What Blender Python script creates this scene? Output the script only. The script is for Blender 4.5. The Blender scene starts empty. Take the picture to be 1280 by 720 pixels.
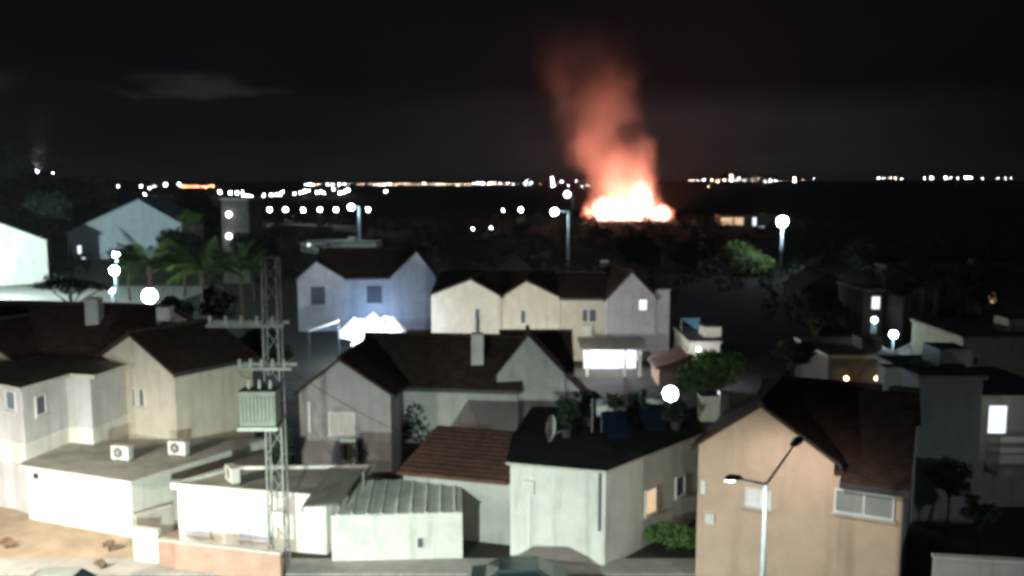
import bpy, math, random
from mathutils import Vector
R = math.radians
random.seed(7)
scene = bpy.context.scene

# ------------------------------------------------------------------ camera
CAMZ, FPX = 17.0, 1138.0
PITCH = math.atan(135.0 / FPX)
cam_d = bpy.data.cameras.new('camera'); cam = bpy.data.objects.new('camera', cam_d)
scene.collection.objects.link(cam); scene.camera = cam
cam.location = (0, 0, CAMZ); cam.rotation_euler = (R(90) - PITCH, 0, 0)
cam_d.sensor_width = 36; cam_d.lens = FPX / 1280 * 36
cam_d.dof.use_dof = True; cam_d.dof.focus_distance = 6.0; cam_d.dof.aperture_fstop = 1.5   # the phone missed its focus
cam_d.clip_start = .2; cam_d.clip_end = 30000

# ------------------------------------------------------------------ world: night sky with low lit cloud
world = bpy.data.worlds.new('World'); scene.world = world; world.use_nodes = True
wt = world.node_tree; wt.nodes.clear()

class NG:
    """tiny helper to write node maths as expressions"""
    def __init__(s, t): s.t = t
    def n(s, typ, **kw):
        nd = s.t.nodes.new(typ)
        for k, v in kw.items(): setattr(nd, k, v)
        return nd
    def put(s, sock, v):
        if v is None: return
        if isinstance(v, bpy.types.NodeSocket): s.t.links.new(v, sock)
        else: sock.default_value = v
    def m(s, op, a, b=None, c=None, clamp=False):
        nd = s.n('ShaderNodeMath', operation=op, use_clamp=clamp)
        for i, x in enumerate((a, b, c)):
            if x is not None: s.put(nd.inputs[i], x)
        return nd.outputs[0]
    def smooth(s, x, a, b):
        nd = s.n('ShaderNodeMapRange', interpolation_type='SMOOTHSTEP')
        s.put(nd.inputs[0], x); s.put(nd.inputs[1], a); s.put(nd.inputs[2], b)
        nd.inputs[3].default_value = 0; nd.inputs[4].default_value = 1
        return nd.outputs[0]
    def noise(s, vec, scale, detail=3, rough=.55):
        nd = s.n('ShaderNodeTexNoise'); s.put(nd.inputs['Vector'], vec)
        nd.inputs['Scale'].default_value = scale; nd.inputs['Detail'].default_value = detail
        nd.inputs['Roughness'].default_value = rough
        return nd.outputs[0]
    def mapping(s, vec, loc=(0, 0, 0), scale=(1, 1, 1)):
        nd = s.n('ShaderNodeMapping'); s.put(nd.inputs[0], vec)
        nd.inputs[1].default_value = loc; nd.inputs[3].default_value = scale
        return nd.outputs[0]
    def xyz(s, vec):
        nd = s.n('ShaderNodeSeparateXYZ'); s.put(nd.inputs[0], vec); return nd.outputs
    def mixc(s, f, a, b, blend='MIX'):
        nd = s.n('ShaderNodeMix', data_type='RGBA', blend_type=blend)
        s.put(nd.inputs[0], f); s.put(nd.inputs[6], a); s.put(nd.inputs[7], b)
        return nd.outputs[2]

g = NG(wt)
sky = g.n('ShaderNodeTexSky', sky_type='NISHITA'); sky.sun_disc = False
sky.sun_elevation = R(-6); sky.sun_rotation = R(200)
tc = g.n('ShaderNodeTexCoord'); D = tc.outputs['Generated']
x, y, z = g.xyz(D)
az = g.m('ARCTAN2', x, y)                      # 0 straight ahead, + to the right
# city glow on a thin cloud layer near the horizon, strongest over the city round the fire
band = g.m('MULTIPLY', g.smooth(z, -.02, .02), g.m('SUBTRACT', 1.0, g.smooth(z, .06, .105)))
dome = g.m('SUBTRACT', 1.0, g.smooth(g.m('ABSOLUTE', g.m('SUBTRACT', az, .16)), .02, .42))
cl = g.noise(g.mapping(D, (0, 0, 0), (3, 3, 14)), 2.2, 4)
glow = g.m('MULTIPLY', g.m('MULTIPLY', band, g.m('MULTIPLY_ADD', dome, .92, .08)), g.m('MULTIPLY_ADD', cl, 1.4, .3))
def cloud(azc, elc, ra, re, amp):
    a = g.m('DIVIDE', g.m('SUBTRACT', az, azc), ra); e = g.m('DIVIDE', g.m('SUBTRACT', z, elc), re)
    d = g.m('ADD', g.m('MULTIPLY', a, a), g.m('MULTIPLY', e, e))
    nz = g.noise(g.mapping(D, (azc * 9, 1, 0), (12, 12, 34)), 1.5, 4)
    return g.m('MULTIPLY', g.smooth(g.m('ADD', g.m('SUBTRACT', 1.0, d), g.m('MULTIPLY_ADD', nz, 3.2, -1.7)), .1, 1.1), amp)
clouds = cloud(-.335, .093, .105, .016, 1.0)
for c in ((-.53, .095, .06, .022, .5), (.9, .12, .12, .02, .6), (-1.1, .12, .15, .02, .6), (2.2, .12, .14, .02, .6), (-2.4, .1, .12, .02, .6)):
    clouds = g.m('ADD', clouds, cloud(*c))
lowglow = g.m('SUBTRACT', 1.0, g.smooth(z, 0.0, .05))
tot = g.m('ADD', g.m('MULTIPLY', glow, .014), g.m('MULTIPLY', clouds, .015))
tot = g.m('ADD', tot, g.m('MULTIPLY', g.m('MULTIPLY', lowglow, g.smooth(z, -.02, 0)), .0035))
bgc = g.n('ShaderNodeVectorMath', operation='SCALE'); bgc.inputs[0].default_value = (1.0, .84, .76); wt.links.new(tot, bgc.inputs['Scale'])
b1 = g.n('ShaderNodeBackground'); wt.links.new(sky.outputs[0], b1.inputs[0]); b1.inputs[1].default_value = .05
b2 = g.n('ShaderNodeBackground'); wt.links.new(bgc.outputs[0], b2.inputs[0])
b3 = g.n('ShaderNodeBackground'); b3.inputs[0].default_value = (.0006, .0012, .0022, 1)
a1 = g.n('ShaderNodeAddShader'); a2 = g.n('ShaderNodeAddShader'); wo = g.n('ShaderNodeOutputWorld')
wt.links.new(b1.outputs[0], a1.inputs[0]); wt.links.new(b2.outputs[0], a1.inputs[1])
wt.links.new(a1.outputs[0], a2.inputs[0]); wt.links.new(b3.outputs[0], a2.inputs[1]); wt.links.new(a2.outputs[0], wo.inputs[0])

# faint sun lamp added to light everything evenly
sd = bpy.data.lights.new('fill_sun', 'SUN'); sd.energy = .006; sd.angle = R(1); sd.color = (.75, .85, 1)
so = bpy.data.objects.new('fill_sun', sd); scene.collection.objects.link(so); so.rotation_euler = (R(50), 0, R(-20))

scene.view_settings.view_transform = 'Standard'; scene.view_settings.look = 'None'
scene.view_settings.exposure = 0; scene.view_settings.gamma = 1
scene.render.engine = 'CYCLES'
cy = scene.cycles
cy.use_denoising = True; cy.max_bounces = 5; cy.diffuse_bounces = 3; cy.glossy_bounces = 2; cy.transmission_bounces = 3
cy.volume_bounces = 1; cy.volume_step_rate = 1.0; cy.sample_clamp_indirect = 3; cy.sample_clamp_direct = 0
cy.caustics_reflective = False; cy.caustics_refractive = False
cy.filter_width = 2.6; cy.pixel_filter_type = 'BLACKMAN_HARRIS'
cy.use_adaptive_sampling = True; cy.adaptive_threshold = .03

# ------------------------------------------------------------------ pixel -> place helpers (photograph is 1280 x 720)
CT, ST = math.cos(PITCH), math.sin(PITCH)
def ray(px, py):
    u = (px - 640) / FPX; v = (360 - py) / FPX
    return Vector((u, CT + v * ST, -ST + v * CT))
def G(px, py, z=0.0):                       # point at height z seen at that pixel
    d = ray(px, py); t = (z - CAMZ) / d.z
    return Vector((d.x * t, d.y * t, z))
def at(px, py, Y):                          # point at depth Y seen at that pixel
    d = ray(px, py); t = Y / d.y
    return Vector((d.x * t, Y, CAMZ + d.z * t))
def zat(p, py):                             # height over plan point p that shows at image row py
    lo, hi = -20, 200
    for _ in range(60):
        m = (lo + hi) / 2
        yc = p.y * ST + (m - CAMZ) * CT; dep = p.y * CT - (m - CAMZ) * ST
        if 360 - FPX * yc / dep > py: lo = m
        else: hi = m
    return (lo + hi) / 2
def sstep(a, b, x):
    t = max(0, min(1, (x - a) / (b - a))); return t * t * (3 - 2 * t)
def ground_h(x, y):                         # a low rise behind the houses on the left
    return 4.5 * sstep(152, 182, y) * sstep(-28, -62, x) * (1 - sstep(230, 420, y))

# ------------------------------------------------------------------ materials
MATS = {}
def mat(name, col, rough=.8, var=.12, scale=3.0, bump=.0, bscale=20, spec=.3, metal=0, dirt=0.0, tiles=None):
    if name in MATS: return MATS[name]
    m = bpy.data.materials.new(name); m.use_nodes = True; t = m.node_tree; g = NG(t)
    b = t.nodes['Principled BSDF']
    o = g.n('ShaderNodeTexCoord').outputs['Object']
    n = g.noise(o, scale, 5, .6)
    c0 = tuple(c * (1 - var) for c in col) + (1,); c1 = tuple(min(1, c * (1 + var)) for c in col) + (1,)
    c = g.mixc(g.smooth(n, .3, .7), c0, c1)
    if dirt:
        st = g.noise(g.mapping(o, (3, 1, 7), (1, 1, .12)), 1.7, 5, .65)
        c = g.mixc(g.m('MULTIPLY', g.smooth(st, .48, .72), dirt), c, tuple(k * .45 for k in col) + (1,))
    t.links.new(c, b.inputs['Base Color'])
    b.inputs['Roughness'].default_value = rough; b.inputs['Metallic'].default_value = metal
    b.inputs['Specular IOR Level'].default_value = spec
    h = None
    if tiles:                                # rows of clay tiles: relief only
        xyz = g.xyz(o)
        wv = g.m('ABSOLUTE', g.m('SINE', g.m('MULTIPLY', g.m('ADD', xyz[0], xyz[1]), 3.14159 / tiles)))
        rw = g.m('FRACT', g.m('MULTIPLY', xyz[2], 4.4))
        h = g.m('ADD', g.m('MULTIPLY', wv, .6), g.m('MULTIPLY', rw, .7))
        bp = g.n('ShaderNodeBump'); bp.inputs['Strength'].default_value = .4; bp.inputs['Distance'].default_value = .05
        t.links.new(h, bp.inputs['Height']); t.links.new(bp.outputs[0], b.inputs['Normal'])
    elif bump:
        h = g.noise(o, bscale, 4)
        bp = g.n('ShaderNodeBump'); bp.inputs['Strength'].default_value = bump; bp.inputs['Distance'].default_value = .03
        t.links.new(h, bp.inputs['Height']); t.links.new(bp.outputs[0], b.inputs['Normal'])
    MATS[name] = m; return m
def em(name, col, strength, sampling='NONE'):
    if name in MATS: return MATS[name]
    m = bpy.data.materials.new(name); m.use_nodes = True; t = m.node_tree; t.nodes.clear()
    e = t.nodes.new('ShaderNodeEmission'); e.inputs[0].default_value = tuple(col) + (1,); e.inputs[1].default_value = strength
    o = t.nodes.new('ShaderNodeOutputMaterial'); t.links.new(e.outputs[0], o.inputs[0])
    m.cycles.emission_sampling = sampling
    MATS[name] = m; return m

CREAM = mat('cream_stucco', (.60, .56, .46), .9, .07, 1.2, .25, 40, .2, 0, .35)
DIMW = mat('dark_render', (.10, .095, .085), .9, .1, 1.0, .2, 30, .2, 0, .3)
WHITE = mat('white_stucco', (.70, .70, .64), .9, .07, 1.1, .25, 40, .2, 0, .4)
GREYW = mat('grey_stucco', (.45, .45, .42), .9, .09, 1.1, .25, 40, .2, 0, .4)
LILAC = mat('pale_lilac_stucco', (.55, .54, .54), .9, .08, 1.0, .25, 40, .2, 0, .35)
PEACH = mat('peach_stucco', (.57, .415, .31), .9, .07, 1.1, .25, 40, .2, 0, .3)
BLUEW = mat('blue_grey_stucco', (.44, .50, .55), .9, .08, 1.0, .25, 40, .2, 0, .3)
TEAL = mat('teal_metal_roof', (.25, .36, .40), .7, .1, .5)
ROOF = mat('clay_tile_roof', (.055, .034, .027), .9, .3, 2.0, tiles=.3, spec=.15)
ROOFB = mat('brown_tile_roof', (.12, .06, .043), .9, .3, 2.0, tiles=.3)
CONC = mat('concrete_roof', (.36, .35, .31), .9, .18, .8, .3, 14, .2, 0, .3)
SLABE = mat('roof_slab_edge', (.55, .54, .48), .9, .1, 2.0)
FRAME = mat('white_aluminium', (.75, .75, .73), .5, .04, 3)
GLASS = mat('dark_glass', (.02, .025, .03), .08, .1, 1, spec=.6)
SHUT = mat('grey_shutter', (.10, .11, .13), .6, .1, 2)
METAL = mat('galvanised_steel', (.30, .30, .28), .5, .15, 5, metal=.3)
PALEM = mat('pale_painted_steel', (.62, .80, .82), .45, .08, 4)
DARKM = mat('dark_metal', (.05, .05, .055), .5, .1, 4)
CASE = mat('offwhite_enamel', (.68, .68, .62), .5, .06, 4)
GREENM = mat('green_enamel', (.36, .385, .32), .5, .12, 3)
SAND = mat('sandy_ground', (.40, .31, .22), .95, .2, .5, .5, 6)
EARTH = mat('dark_earth', (.035, .036, .026), .95, .35, .06, .5, 2)
ASPH = mat('asphalt', (.05, .05, .052), .9, .25, 2.5, .4, 60)
PAVE = mat('concrete_paving', (.34, .33, .30), .9, .12, 1.5, .3, 30)
BRICKW = mat('terracotta_render', (.42, .27, .21), .9, .12, 1.5, .3, 20)
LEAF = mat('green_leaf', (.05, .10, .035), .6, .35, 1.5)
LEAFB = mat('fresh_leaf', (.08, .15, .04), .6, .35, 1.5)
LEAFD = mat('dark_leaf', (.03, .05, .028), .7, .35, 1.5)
BARK = mat('bark', (.10, .075, .05), .9, .3, 5, .6, 20)
PANEB = mat('pale_blue_pane', (.55, .60, .78), .9, .05, 2)  # pale blue put into the panes for their bluish-white brightness
CLOTH = mat('white_canvas', (.78, .78, .80), .9, .04, 2)
BLUEC = mat('blue_tarpaulin', (.12, .32, .45), .7, .1, 2)
SHEET = mat('corrugated_sheet', (.58, .60, .54), .6, .15, 1.2)
SOLAR = mat('solar_panel', (.012, .02, .04), .15, .2, 3, spec=.6)
PAINT = mat('white_road_paint', (.7, .7, .68), .8, .15, 4)
TEALC = mat('teal_car_paint', (.03, .06, .06), .25, .05, 3, spec=.5)
GREYC = mat('grey_car_paint', (.2, .22, .2), .3, .05, 3, spec=.5)
RUB = mat('rubber', (.02, .02, .02), .8, .1, 8)
E_LAMP = em('lamp_white', (.86, .93, 1), 14)
E_LAMPB = em('lamp_bluish', (.72, .86, 1), 14)
E_WARM = em('lamp_warm', (1, .72, .42), 10)
E_FARW = em('far_white', (.92, .94, 1), 70)
E_FARY = em('far_warm', (1, .76, .5), 55)
E_FARR = em('far_red', (1, .32, .16), 45)
E_WIN = em('lit_window_cool', (.8, .9, 1), 1.6)
E_WINW = em('lit_window_warm', (1, .66, .4), .9)
E_WIND = em('dim_window', (.55, .75, .9), .35)

# ------------------------------------------------------------------ mesh + object helpers
LOC = {}
def link(o): scene.collection.objects.link(o)
def tag(o, label=None, cat=None, group=None, kind=None):
    if label: o['label'] = label
    if cat: o['category'] = cat
    if group: o['group'] = group
    if kind: o['kind'] = kind
    return o
def thing(name, loc, label, cat, group=None):
    o = bpy.data.objects.new(name, None); o.empty_display_size = .3; link(o)
    o.location = loc; LOC[o] = Vector(loc)
    return tag(o, label, cat, group)
class MB:
    def __init__(s): s.v = []; s.f = []; s.mi = []
    def face(s, pts, mi=0):
        b = len(s.v); s.v += [tuple(p) for p in pts]; s.f.append(tuple(range(b, b + len(pts)))); s.mi.append(mi)
    def hexa(s, p, mi=0):                    # 8 points: bottom 0-3, top 4-7
        b = len(s.v); s.v += [tuple(q) for q in p]
        for q in ((3, 2, 1, 0), (4, 5, 6, 7), (0, 1, 5, 4), (1, 2, 6, 5), (2, 3, 7, 6), (3, 0, 4, 7)):
            s.f.append(tuple(b + i for i in q)); s.mi.append(mi)
        return s
    def box(s, x0, x1, y0, y1, z0, z1, mi=0):
        return s.hexa([(x0, y0, z0), (x1, y0, z0), (x1, y1, z0), (x0, y1, z0), (x0, y0, z1), (x1, y0, z1), (x1, y1, z1), (x0, y1, z1)], mi)
    def prism(s, poly, z0, z1, mi=0):        # plan polygon, counter-clockwise or not
        n = len(poly); b = len(s.v)
        s.v += [(p[0], p[1], z0) for p in poly] + [(p[0], p[1], z1) for p in poly]
        s.f.append(tuple(b + i for i in reversed(range(n)))); s.f.append(tuple(b + n + i for i in range(n))); s.mi += [mi, mi]
        for i in range(n):
            j = (i + 1) % n; s.f.append((b + i, b + j, b + n + j, b + n + i)); s.mi.append(mi)
        return s
    def tube(s, p0, p1, r0, r1=None, n=8, mi=0, caps=True):
        p0, p1 = Vector(p0), Vector(p1); r1 = r0 if r1 is None else r1
        d = (p1 - p0).normalized(); a = d.orthogonal().normalized(); c = d.cross(a); b = len(s.v)
        for p, r in ((p0, r0), (p1, r1)):
            for i in range(n):
                t = 2 * math.pi * i / n; s.v.append(tuple(p + a * (r * math.cos(t)) + c * (r * math.sin(t))))
        for i in range(n):
            j = (i + 1) % n; s.f.append((b + i, b + j, b + n + j, b + n + i)); s.mi.append(mi)
        if caps:
            s.f.append(tuple(b + i for i in reversed(range(n)))); s.f.append(tuple(b + n + i for i in range(n))); s.mi += [mi, mi]
        return s
    def ball(s, c, r, n=10, m=6, mi=0, sc=(1, 1, 1)):
        b = len(s.v); c = Vector(c)
        for i in range(m + 1):
            th = math.pi * i / m
            for j in range(n):
                ph = 2 * math.pi * j / n
                s.v.append((c.x + r * sc[0] * math.sin(th) * math.cos(ph), c.y + r * sc[1] * math.sin(th) * math.sin(ph), c.z + r * sc[2] * math.cos(th)))
        for i in range(m):
            for j in range(n):
                k = (j + 1) % n
                s.f.append((b + i * n + j, b + (i + 1) * n + j, b + (i + 1) * n + k, b + i * n + k)); s.mi.append(mi)
        return s
    def build(s, name, mats, parent=None, loc=None, smooth=False):
        """world-space vertices; origin at loc (or at the parent's origin)"""
        if not isinstance(mats, (list, tuple)): mats = [mats]
        org = LOC[parent] if parent is not None else Vector(loc or (0, 0, 0))
        me = bpy.data.meshes.new(name)
        me.from_pydata([(v[0] - org.x, v[1] - org.y, v[2] - org.z) for v in s.v], [], s.f)
        for m in mats: me.materials.append(m)
        if len(mats) > 1: me.polygons.foreach_set('material_index', s.mi)
        if smooth: me.polygons.foreach_set('use_smooth', [True] * len(s.f))
        me.validate(); me.update()
        o = bpy.data.objects.new(name, me); link(o); LOC[o] = org
        if parent is not None: o.parent = parent
        else: o.location = org
        return o
def copy_tree(o, parent=None):
    c = o.copy(); link(c); LOC[c] = LOC[o]
    if parent is not None: c.parent = parent; c.matrix_parent_inverse = o.matrix_parent_inverse
    for ch in [k for k in bpy.data.objects if k.parent == o]: copy_tree(ch, c)
    return c
def point_light(name, loc, power, col, parent=None, radius=.15, spot=None):
    d = bpy.data.lights.new(name, 'SPOT' if spot else 'POINT'); d.energy = power; d.color = col; d.shadow_soft_size = 0.0 if radius < .9 else radius - 1
    o = bpy.data.objects.new(name, d); link(o)
    if spot: d.spot_size = R(spot[0]); d.spot_blend = .6; o.rotation_euler = spot[1]
    p = Vector(loc)
    if parent is not None: o.parent = parent; o.location = p - LOC[parent]
    else: o.location = p
    return o

class Fr:
    """a plan frame: u along the front, v away from the viewer"""
    def __init__(s, o, a): s.o = Vector((o[0], o[1], 0)); s.u = Vector((math.cos(a), math.sin(a), 0)); s.v = Vector((-math.sin(a), math.cos(a), 0)); s.a = a
    def P(s, u, v, z): q = s.o + s.u * u + s.v * v; return Vector((q.x, q.y, z))
    def box(s, mb, u0, u1, v0, v1, z0, z1, mi=0):
        mb.hexa([s.P(u0, v0, z0), s.P(u1, v0, z0), s.P(u1, v1, z0), s.P(u0, v1, z0), s.P(u0, v0, z1), s.P(u1, v0, z1), s.P(u1, v1, z1), s.P(u0, v1, z1)], mi); return mb
    def hit(s, face, px, py):                # pixel on the face -> (along, z)
        d = ray(px, py); c = Vector((0, 0, CAMZ)) - s.o; c.z = CAMZ
        ax = s.v if face[0] == 'v' else s.u; al = s.u if face[0] == 'v' else s.v
        t = (face[1] - (c.x * ax.x + c.y * ax.y)) / (d.x * ax.x + d.y * ax.y)
        return (c + d * t).dot(al), CAMZ + d.z * t
def frame_px(a, b, z):                       # front edge through two pixels at height z
    A, B = G(a[0], a[1], z), G(b[0], b[1], z)
    return Fr(A, math.atan2(B.y - A.y, B.x - A.x)), (B - A).length

def gable(par, F, u0, u1, v0, v1, ze, zr, axis, wall, roof, z0=0.0, oh=.3, pk=.5, t=.15, eo=None):
    """walls under a pitched roof; ze one height or (first side, second side); the ridge runs along `axis`"""
    zl, zr2 = ze if isinstance(ze, tuple) else (ze, ze)
    if axis == 'v': a0, a1, b0, b1 = u0, u1, v0, v1; P = lambda a, b, z: F.P(a, b, z)
    else: a0, a1, b0, b1 = v0, v1, u0, u1; P = lambda a, b, z: F.P(b, a, z)
    am = a0 + (a1 - a0) * pk
    w = MB(); prof = [(a0, z0), (a1, z0), (a1, zr2), (am, zr), (a0, zl)]
    for b in (b0, b1): w.face([P(a, b, z) for a, z in prof])
    for i in range(5):
        j = (i + 1) % 5
        if i in (2, 3): continue
        w.face([P(*prof[i][:1], b0, prof[i][1]), P(prof[j][0], b0, prof[j][1]), P(prof[j][0], b1, prof[j][1]), P(prof[i][0], b1, prof[i][1])])
    wo_ = w.build('wall', wall, par)
    sl, sr = (zr - zl) / (am - a0), (zr - zr2) / (a1 - am)
    e0 = oh if eo is None else eo
    rp = [(a0 - e0, zl - e0 * sl + .012), (am, zr + .012), (a1 + oh, zr2 - oh * sr + .012)]
    r = MB(); c0, c1 = b0 - oh, b1 + oh
    lo = [[P(a, b, z) for a, z in rp] for b in (c0, c1)]; hi = [[P(a, b, z + t) for a, z in rp] for b in (c0, c1)]
    for i in (0, 1):
        r.hexa([lo[0][i], lo[0][i + 1], lo[1][i + 1], lo[1][i], hi[0][i], hi[0][i + 1], hi[1][i + 1], hi[1][i]])
    ro = r.build('roof', roof, par)
    MB().tube(P(am, c0 - .02, zr + t + .03), P(am, c1 + .02, zr + t + .03), .13, n=6).build('ridge_cap', roof, ro)
    for (a, z) in ((rp[0], rp[2]) if eo is None else (rp[2],)):
        fa = MB(); e = -1 if a < am else 1
        p = [(a + e * .003, z - .10), (a + e * .05, z - .10), (a + e * .05, z + t * .8), (a + e * .003, z + t * .8)]
        fa.hexa([P(p[0][0], c0, p[0][1]), P(p[1][0], c0, p[1][1]), P(p[1][0], c1, p[1][1]), P(p[0][0], c1, p[0][1]),
                 P(p[3][0], c0, p[3][1]), P(p[2][0], c0, p[2][1]), P(p[2][0], c1, p[2][1]), P(p[3][0], c1, p[3][1])])
        fa.build('gutter', DARKM, ro)
    return wo_, ro

def window(par, F, face, px0, py0, px1, py1, panes=2, pane=None, frame=None, sill=True, name='window', label=None, back=False):
    """a framed window proud of the wall, panes set back inside the frame"""
    a0, z1 = F.hit(face, px0, py0); a1, z0 = F.hit(face, px1, py1)
    if a0 > a1: a0, a1 = a1, a0
    s = 1 if face[0] == 'u' else -1
    fv = face[1]
    def bx(mb, p0, p1, d0, d1, q0, q1):
        d0, d1 = sorted((fv + s * d0, fv + s * d1))
        return F.box(mb, p0, p1, d0, d1, q0, q1) if face[0] == 'v' else F.box(mb, d0, d1, p0, p1, q0, q1)
    w = min(.07, (a1 - a0) * .14); f = MB()
    bx(f, a0 - w, a1 + w, .004, .075, z1, z1 + w); bx(f, a0 - w, a1 + w, .004, .075, z0 - w, z0)
    for k in range(panes + 1):
        c = a0 + (a1 - a0) * k / panes
        if k == 0: bx(f, c - w, c, .004, .073, z0, z1)
        elif k == panes: bx(f, c, c + w, .004, .073, z0, z1)
        else: bx(f, c - w / 2, c + w / 2, .004, .073, z0, z1)
    wo_ = f.build(name, frame or FRAME, par)
    if label: wo_['label'] = label
    for k in range(panes):
        c0 = a0 + (a1 - a0) * k / panes + (w / 2 if k else 0.001); c1 = a0 + (a1 - a0) * (k + 1) / panes - (w / 2 if k < panes - 1 else 0.001)
        bx(MB(), c0, c1, .006, .03, z0 + .001, z1 - .001).build('pane', pane or GLASS, wo_)
    if sill: bx(MB(), a0 - w - .08, a1 + w + .08, .004, .16, z0 - w - .07, z0 - w - .003).build('sill', SLABE, wo_)
    return wo_
def chimney(roof, base, w, h, mat_=None, cap=True):
    x, y, z = base; m = MB().box(x - w / 2, x + w / 2, y - w / 2, y + w / 2, z - 1.2, z + h)
    o = m.build('chimney', mat_ or GREYW, roof)
    return o
def house(name, F, w, label, cat='house', group=None):
    b = F.P(w / 2, 0, 0); return thing(name, (b.x, b.y, 0), label, cat, group)
def flat(par, poly_px, z, wall, z0=0.0, slab=.2, oh=.22, parapet=0, roof=None):
    """flat-roofed block whose roof outline is given by pixels at roof height"""
    pts = [G(p[0], p[1], z) for p in poly_px]
    c = sum(pts, Vector()) / len(pts)
    inn = [p + (c - p).normalized() * .3 for p in pts] if oh else pts
    MB().prism([(p.x, p.y) for p in inn], z0, z - slab).build('wall', wall, par)
    s = MB(); s.prism([(p.x, p.y) for p in pts], z - slab + .004, z)
    s.mi[1] = 1
    MBo = s.build('roof', [SLABE, roof or CONC], par)
    if parapet:
        q = MB(); n = len(pts)
        ins = [p + (c - p).normalized() * .28 for p in pts]
        for i in range(n):
            j = (i + 1) % n
            q.hexa([(pts[i].x, pts[i].y, z + .003), (pts[j].x, pts[j].y, z + .003), (ins[j].x, ins[j].y, z + .003), (ins[i].x, ins[i].y, z + .003),
                    (pts[i].x, pts[i].y, z + parapet), (pts[j].x, pts[j].y, z + parapet), (ins[j].x, ins[j].y, z + parapet), (ins[i].x, ins[i].y, z + parapet)])
        q.build('parapet', wall, par)
    return pts, inn
def frame_edge(p, q):                        # frame along an existing wall edge, left point first
    return Fr(p, math.atan2(q.y - p.y, q.x - p.x)), (q - p).length

# ================================================================== SETTING
def build_ground():
    xs = [-9000, -5000, -2500, -1200, -700, -450, -300] + list(range(-220, 221, 8)) + [300, 450, 700, 1200, 2500, 5000, 9000]
    ys = [-300, -100, -40] + list(range(-16, 460, 8)) + [520, 700, 1000, 1600, 2600, 4500, 8000, 14000]
    m = MB(); n = len(xs)
    for yy in ys:
        for xx in xs: m.v.append((xx, yy, ground_h(xx, yy)))
    for j in range(len(ys) - 1):
        for i in range(n - 1):
            m.f.append((j * n + i, j * n + i + 1, (j + 1) * n + i + 1, (j + 1) * n + i)); m.mi.append(0)
    tag(m.build('ground', EARTH), kind='structure')
build_ground()
def sheet(name, x0, x1, y0, y1, z0, z1, mt, kind='structure'):
    return tag(MB().box(x0, x1, y0, y1, z0, z1).build(name, mt, loc=((x0 + x1) / 2, (y0 + y1) / 2, 0)), kind=kind)
sheet('road', -160, 160, 31, 37.6, -.2, .006, ASPH)
sheet('near_road', -160, 160, 19.5, 29, -.2, .006, ASPH)
sheet('median_strip', -160, 160, 29.02, 30.98, -.2, .13, PAVE)
sheet('pavement', -160, 8.5, 37.62, 39.2, -.2, .12, PAVE)
sheet('near_pavement', -160, 160, 14, 19.48, -.2, .12, PAVE)
sheet('back_road', -60, 90, 69.5, 76, -.2, .008, ASPH)
yard = tag(MB().prism([(-60, 39.25), (-12.2, 39.25), (-12.2, 41.5), (-16, 46), (-60, 46)], -.2, .05).build('yard', SAND, loc=(-30, 42, 0)), kind='structure')
for k in range(24):
    sheet('lane_marking', -60 + k * 5, -57.5 + k * 5, 34.1, 34.22, .004, .012, PAINT)

DETAILS = []
# ================================================================== HOUSES
# ---- cream house on the left with a front gable
F, W = frame_px((125, 447), (218, 465), 6.75)
h = house('house', F, W, 'cream gabled house with dark tiled roof and two chimneys behind grey flat-roofed block')
zp = zat(F.P(W * .47, 0, 0), 418)
gable(h, F, 0, W, 0, 5.2, 6.75, zp, 'v', CREAM, ROOF, pk=.47)
window(h, F, ('v', 0), 166, 486, 170, 508, 1, SHUT); window(h, F, ('v', 0), 175, 486, 181, 508, 1, SHUT)
F0, W0 = frame_px((-60, 378.5), (212, 386), 9.0)
r0 = gable(h, F0, 0, W0, -5.0, 5.0, 6.6, 9.0, 'u', CREAM, ROOF)[1]
p = at(118, 389, 55.5); chimney(r0, (p.x, p.y, 8.7), .8, zat(p, 372) - 8.7 if zat(p, 372) > 9 else 1.0, GREYW)
p = at(207, 402, 53); chimney(r0, (p.x, p.y, 8.1), .75, max(.8, zat(p, 383) - 8.1), GREYW)
F1, W1 = frame_px((-95, 436), (20, 450), 6.75)
gable(h, F1, 0, W1, 0, 5.2, 6.75, zat(F1.P(W1 / 2, 0, 0), 408), 'v', CREAM, ROOF)

# ---- grey stepped flat-roofed block in front of it
h = thing('flat_roofed_house', G(70, 640, 0), 'grey stepped two-storey house with flat roof at the left edge', 'house')
pts, inn = flat(h, [(-60, 474), (5, 481), (25, 485), (88, 467), (118, 469), (165, 453), (122, 446), (-60, 446)], 6.7, LILAC, 0, .22, .2)
cB = sum(inn, Vector()) / len(inn)
MB().prism([((p.x - cB.x) * 1.008 + cB.x, (p.y - cB.y) * 1.012 + cB.y - .02) for p in inn], 2.6, 3.75).build('bounce_light_band', WHITE, h)  # paler band stands in for light bounced off the low roof
Fz, Wz = frame_edge(inn[2], inn[3]); window(h, Fz, ('v', 0), 44, 497, 56, 515, 1, SHUT)
Fz, Wz = frame_edge(inn[1], inn[2]); window(h, Fz, ('v', 0), 8, 488, 20, 512, 1, E_WIND)

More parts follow.
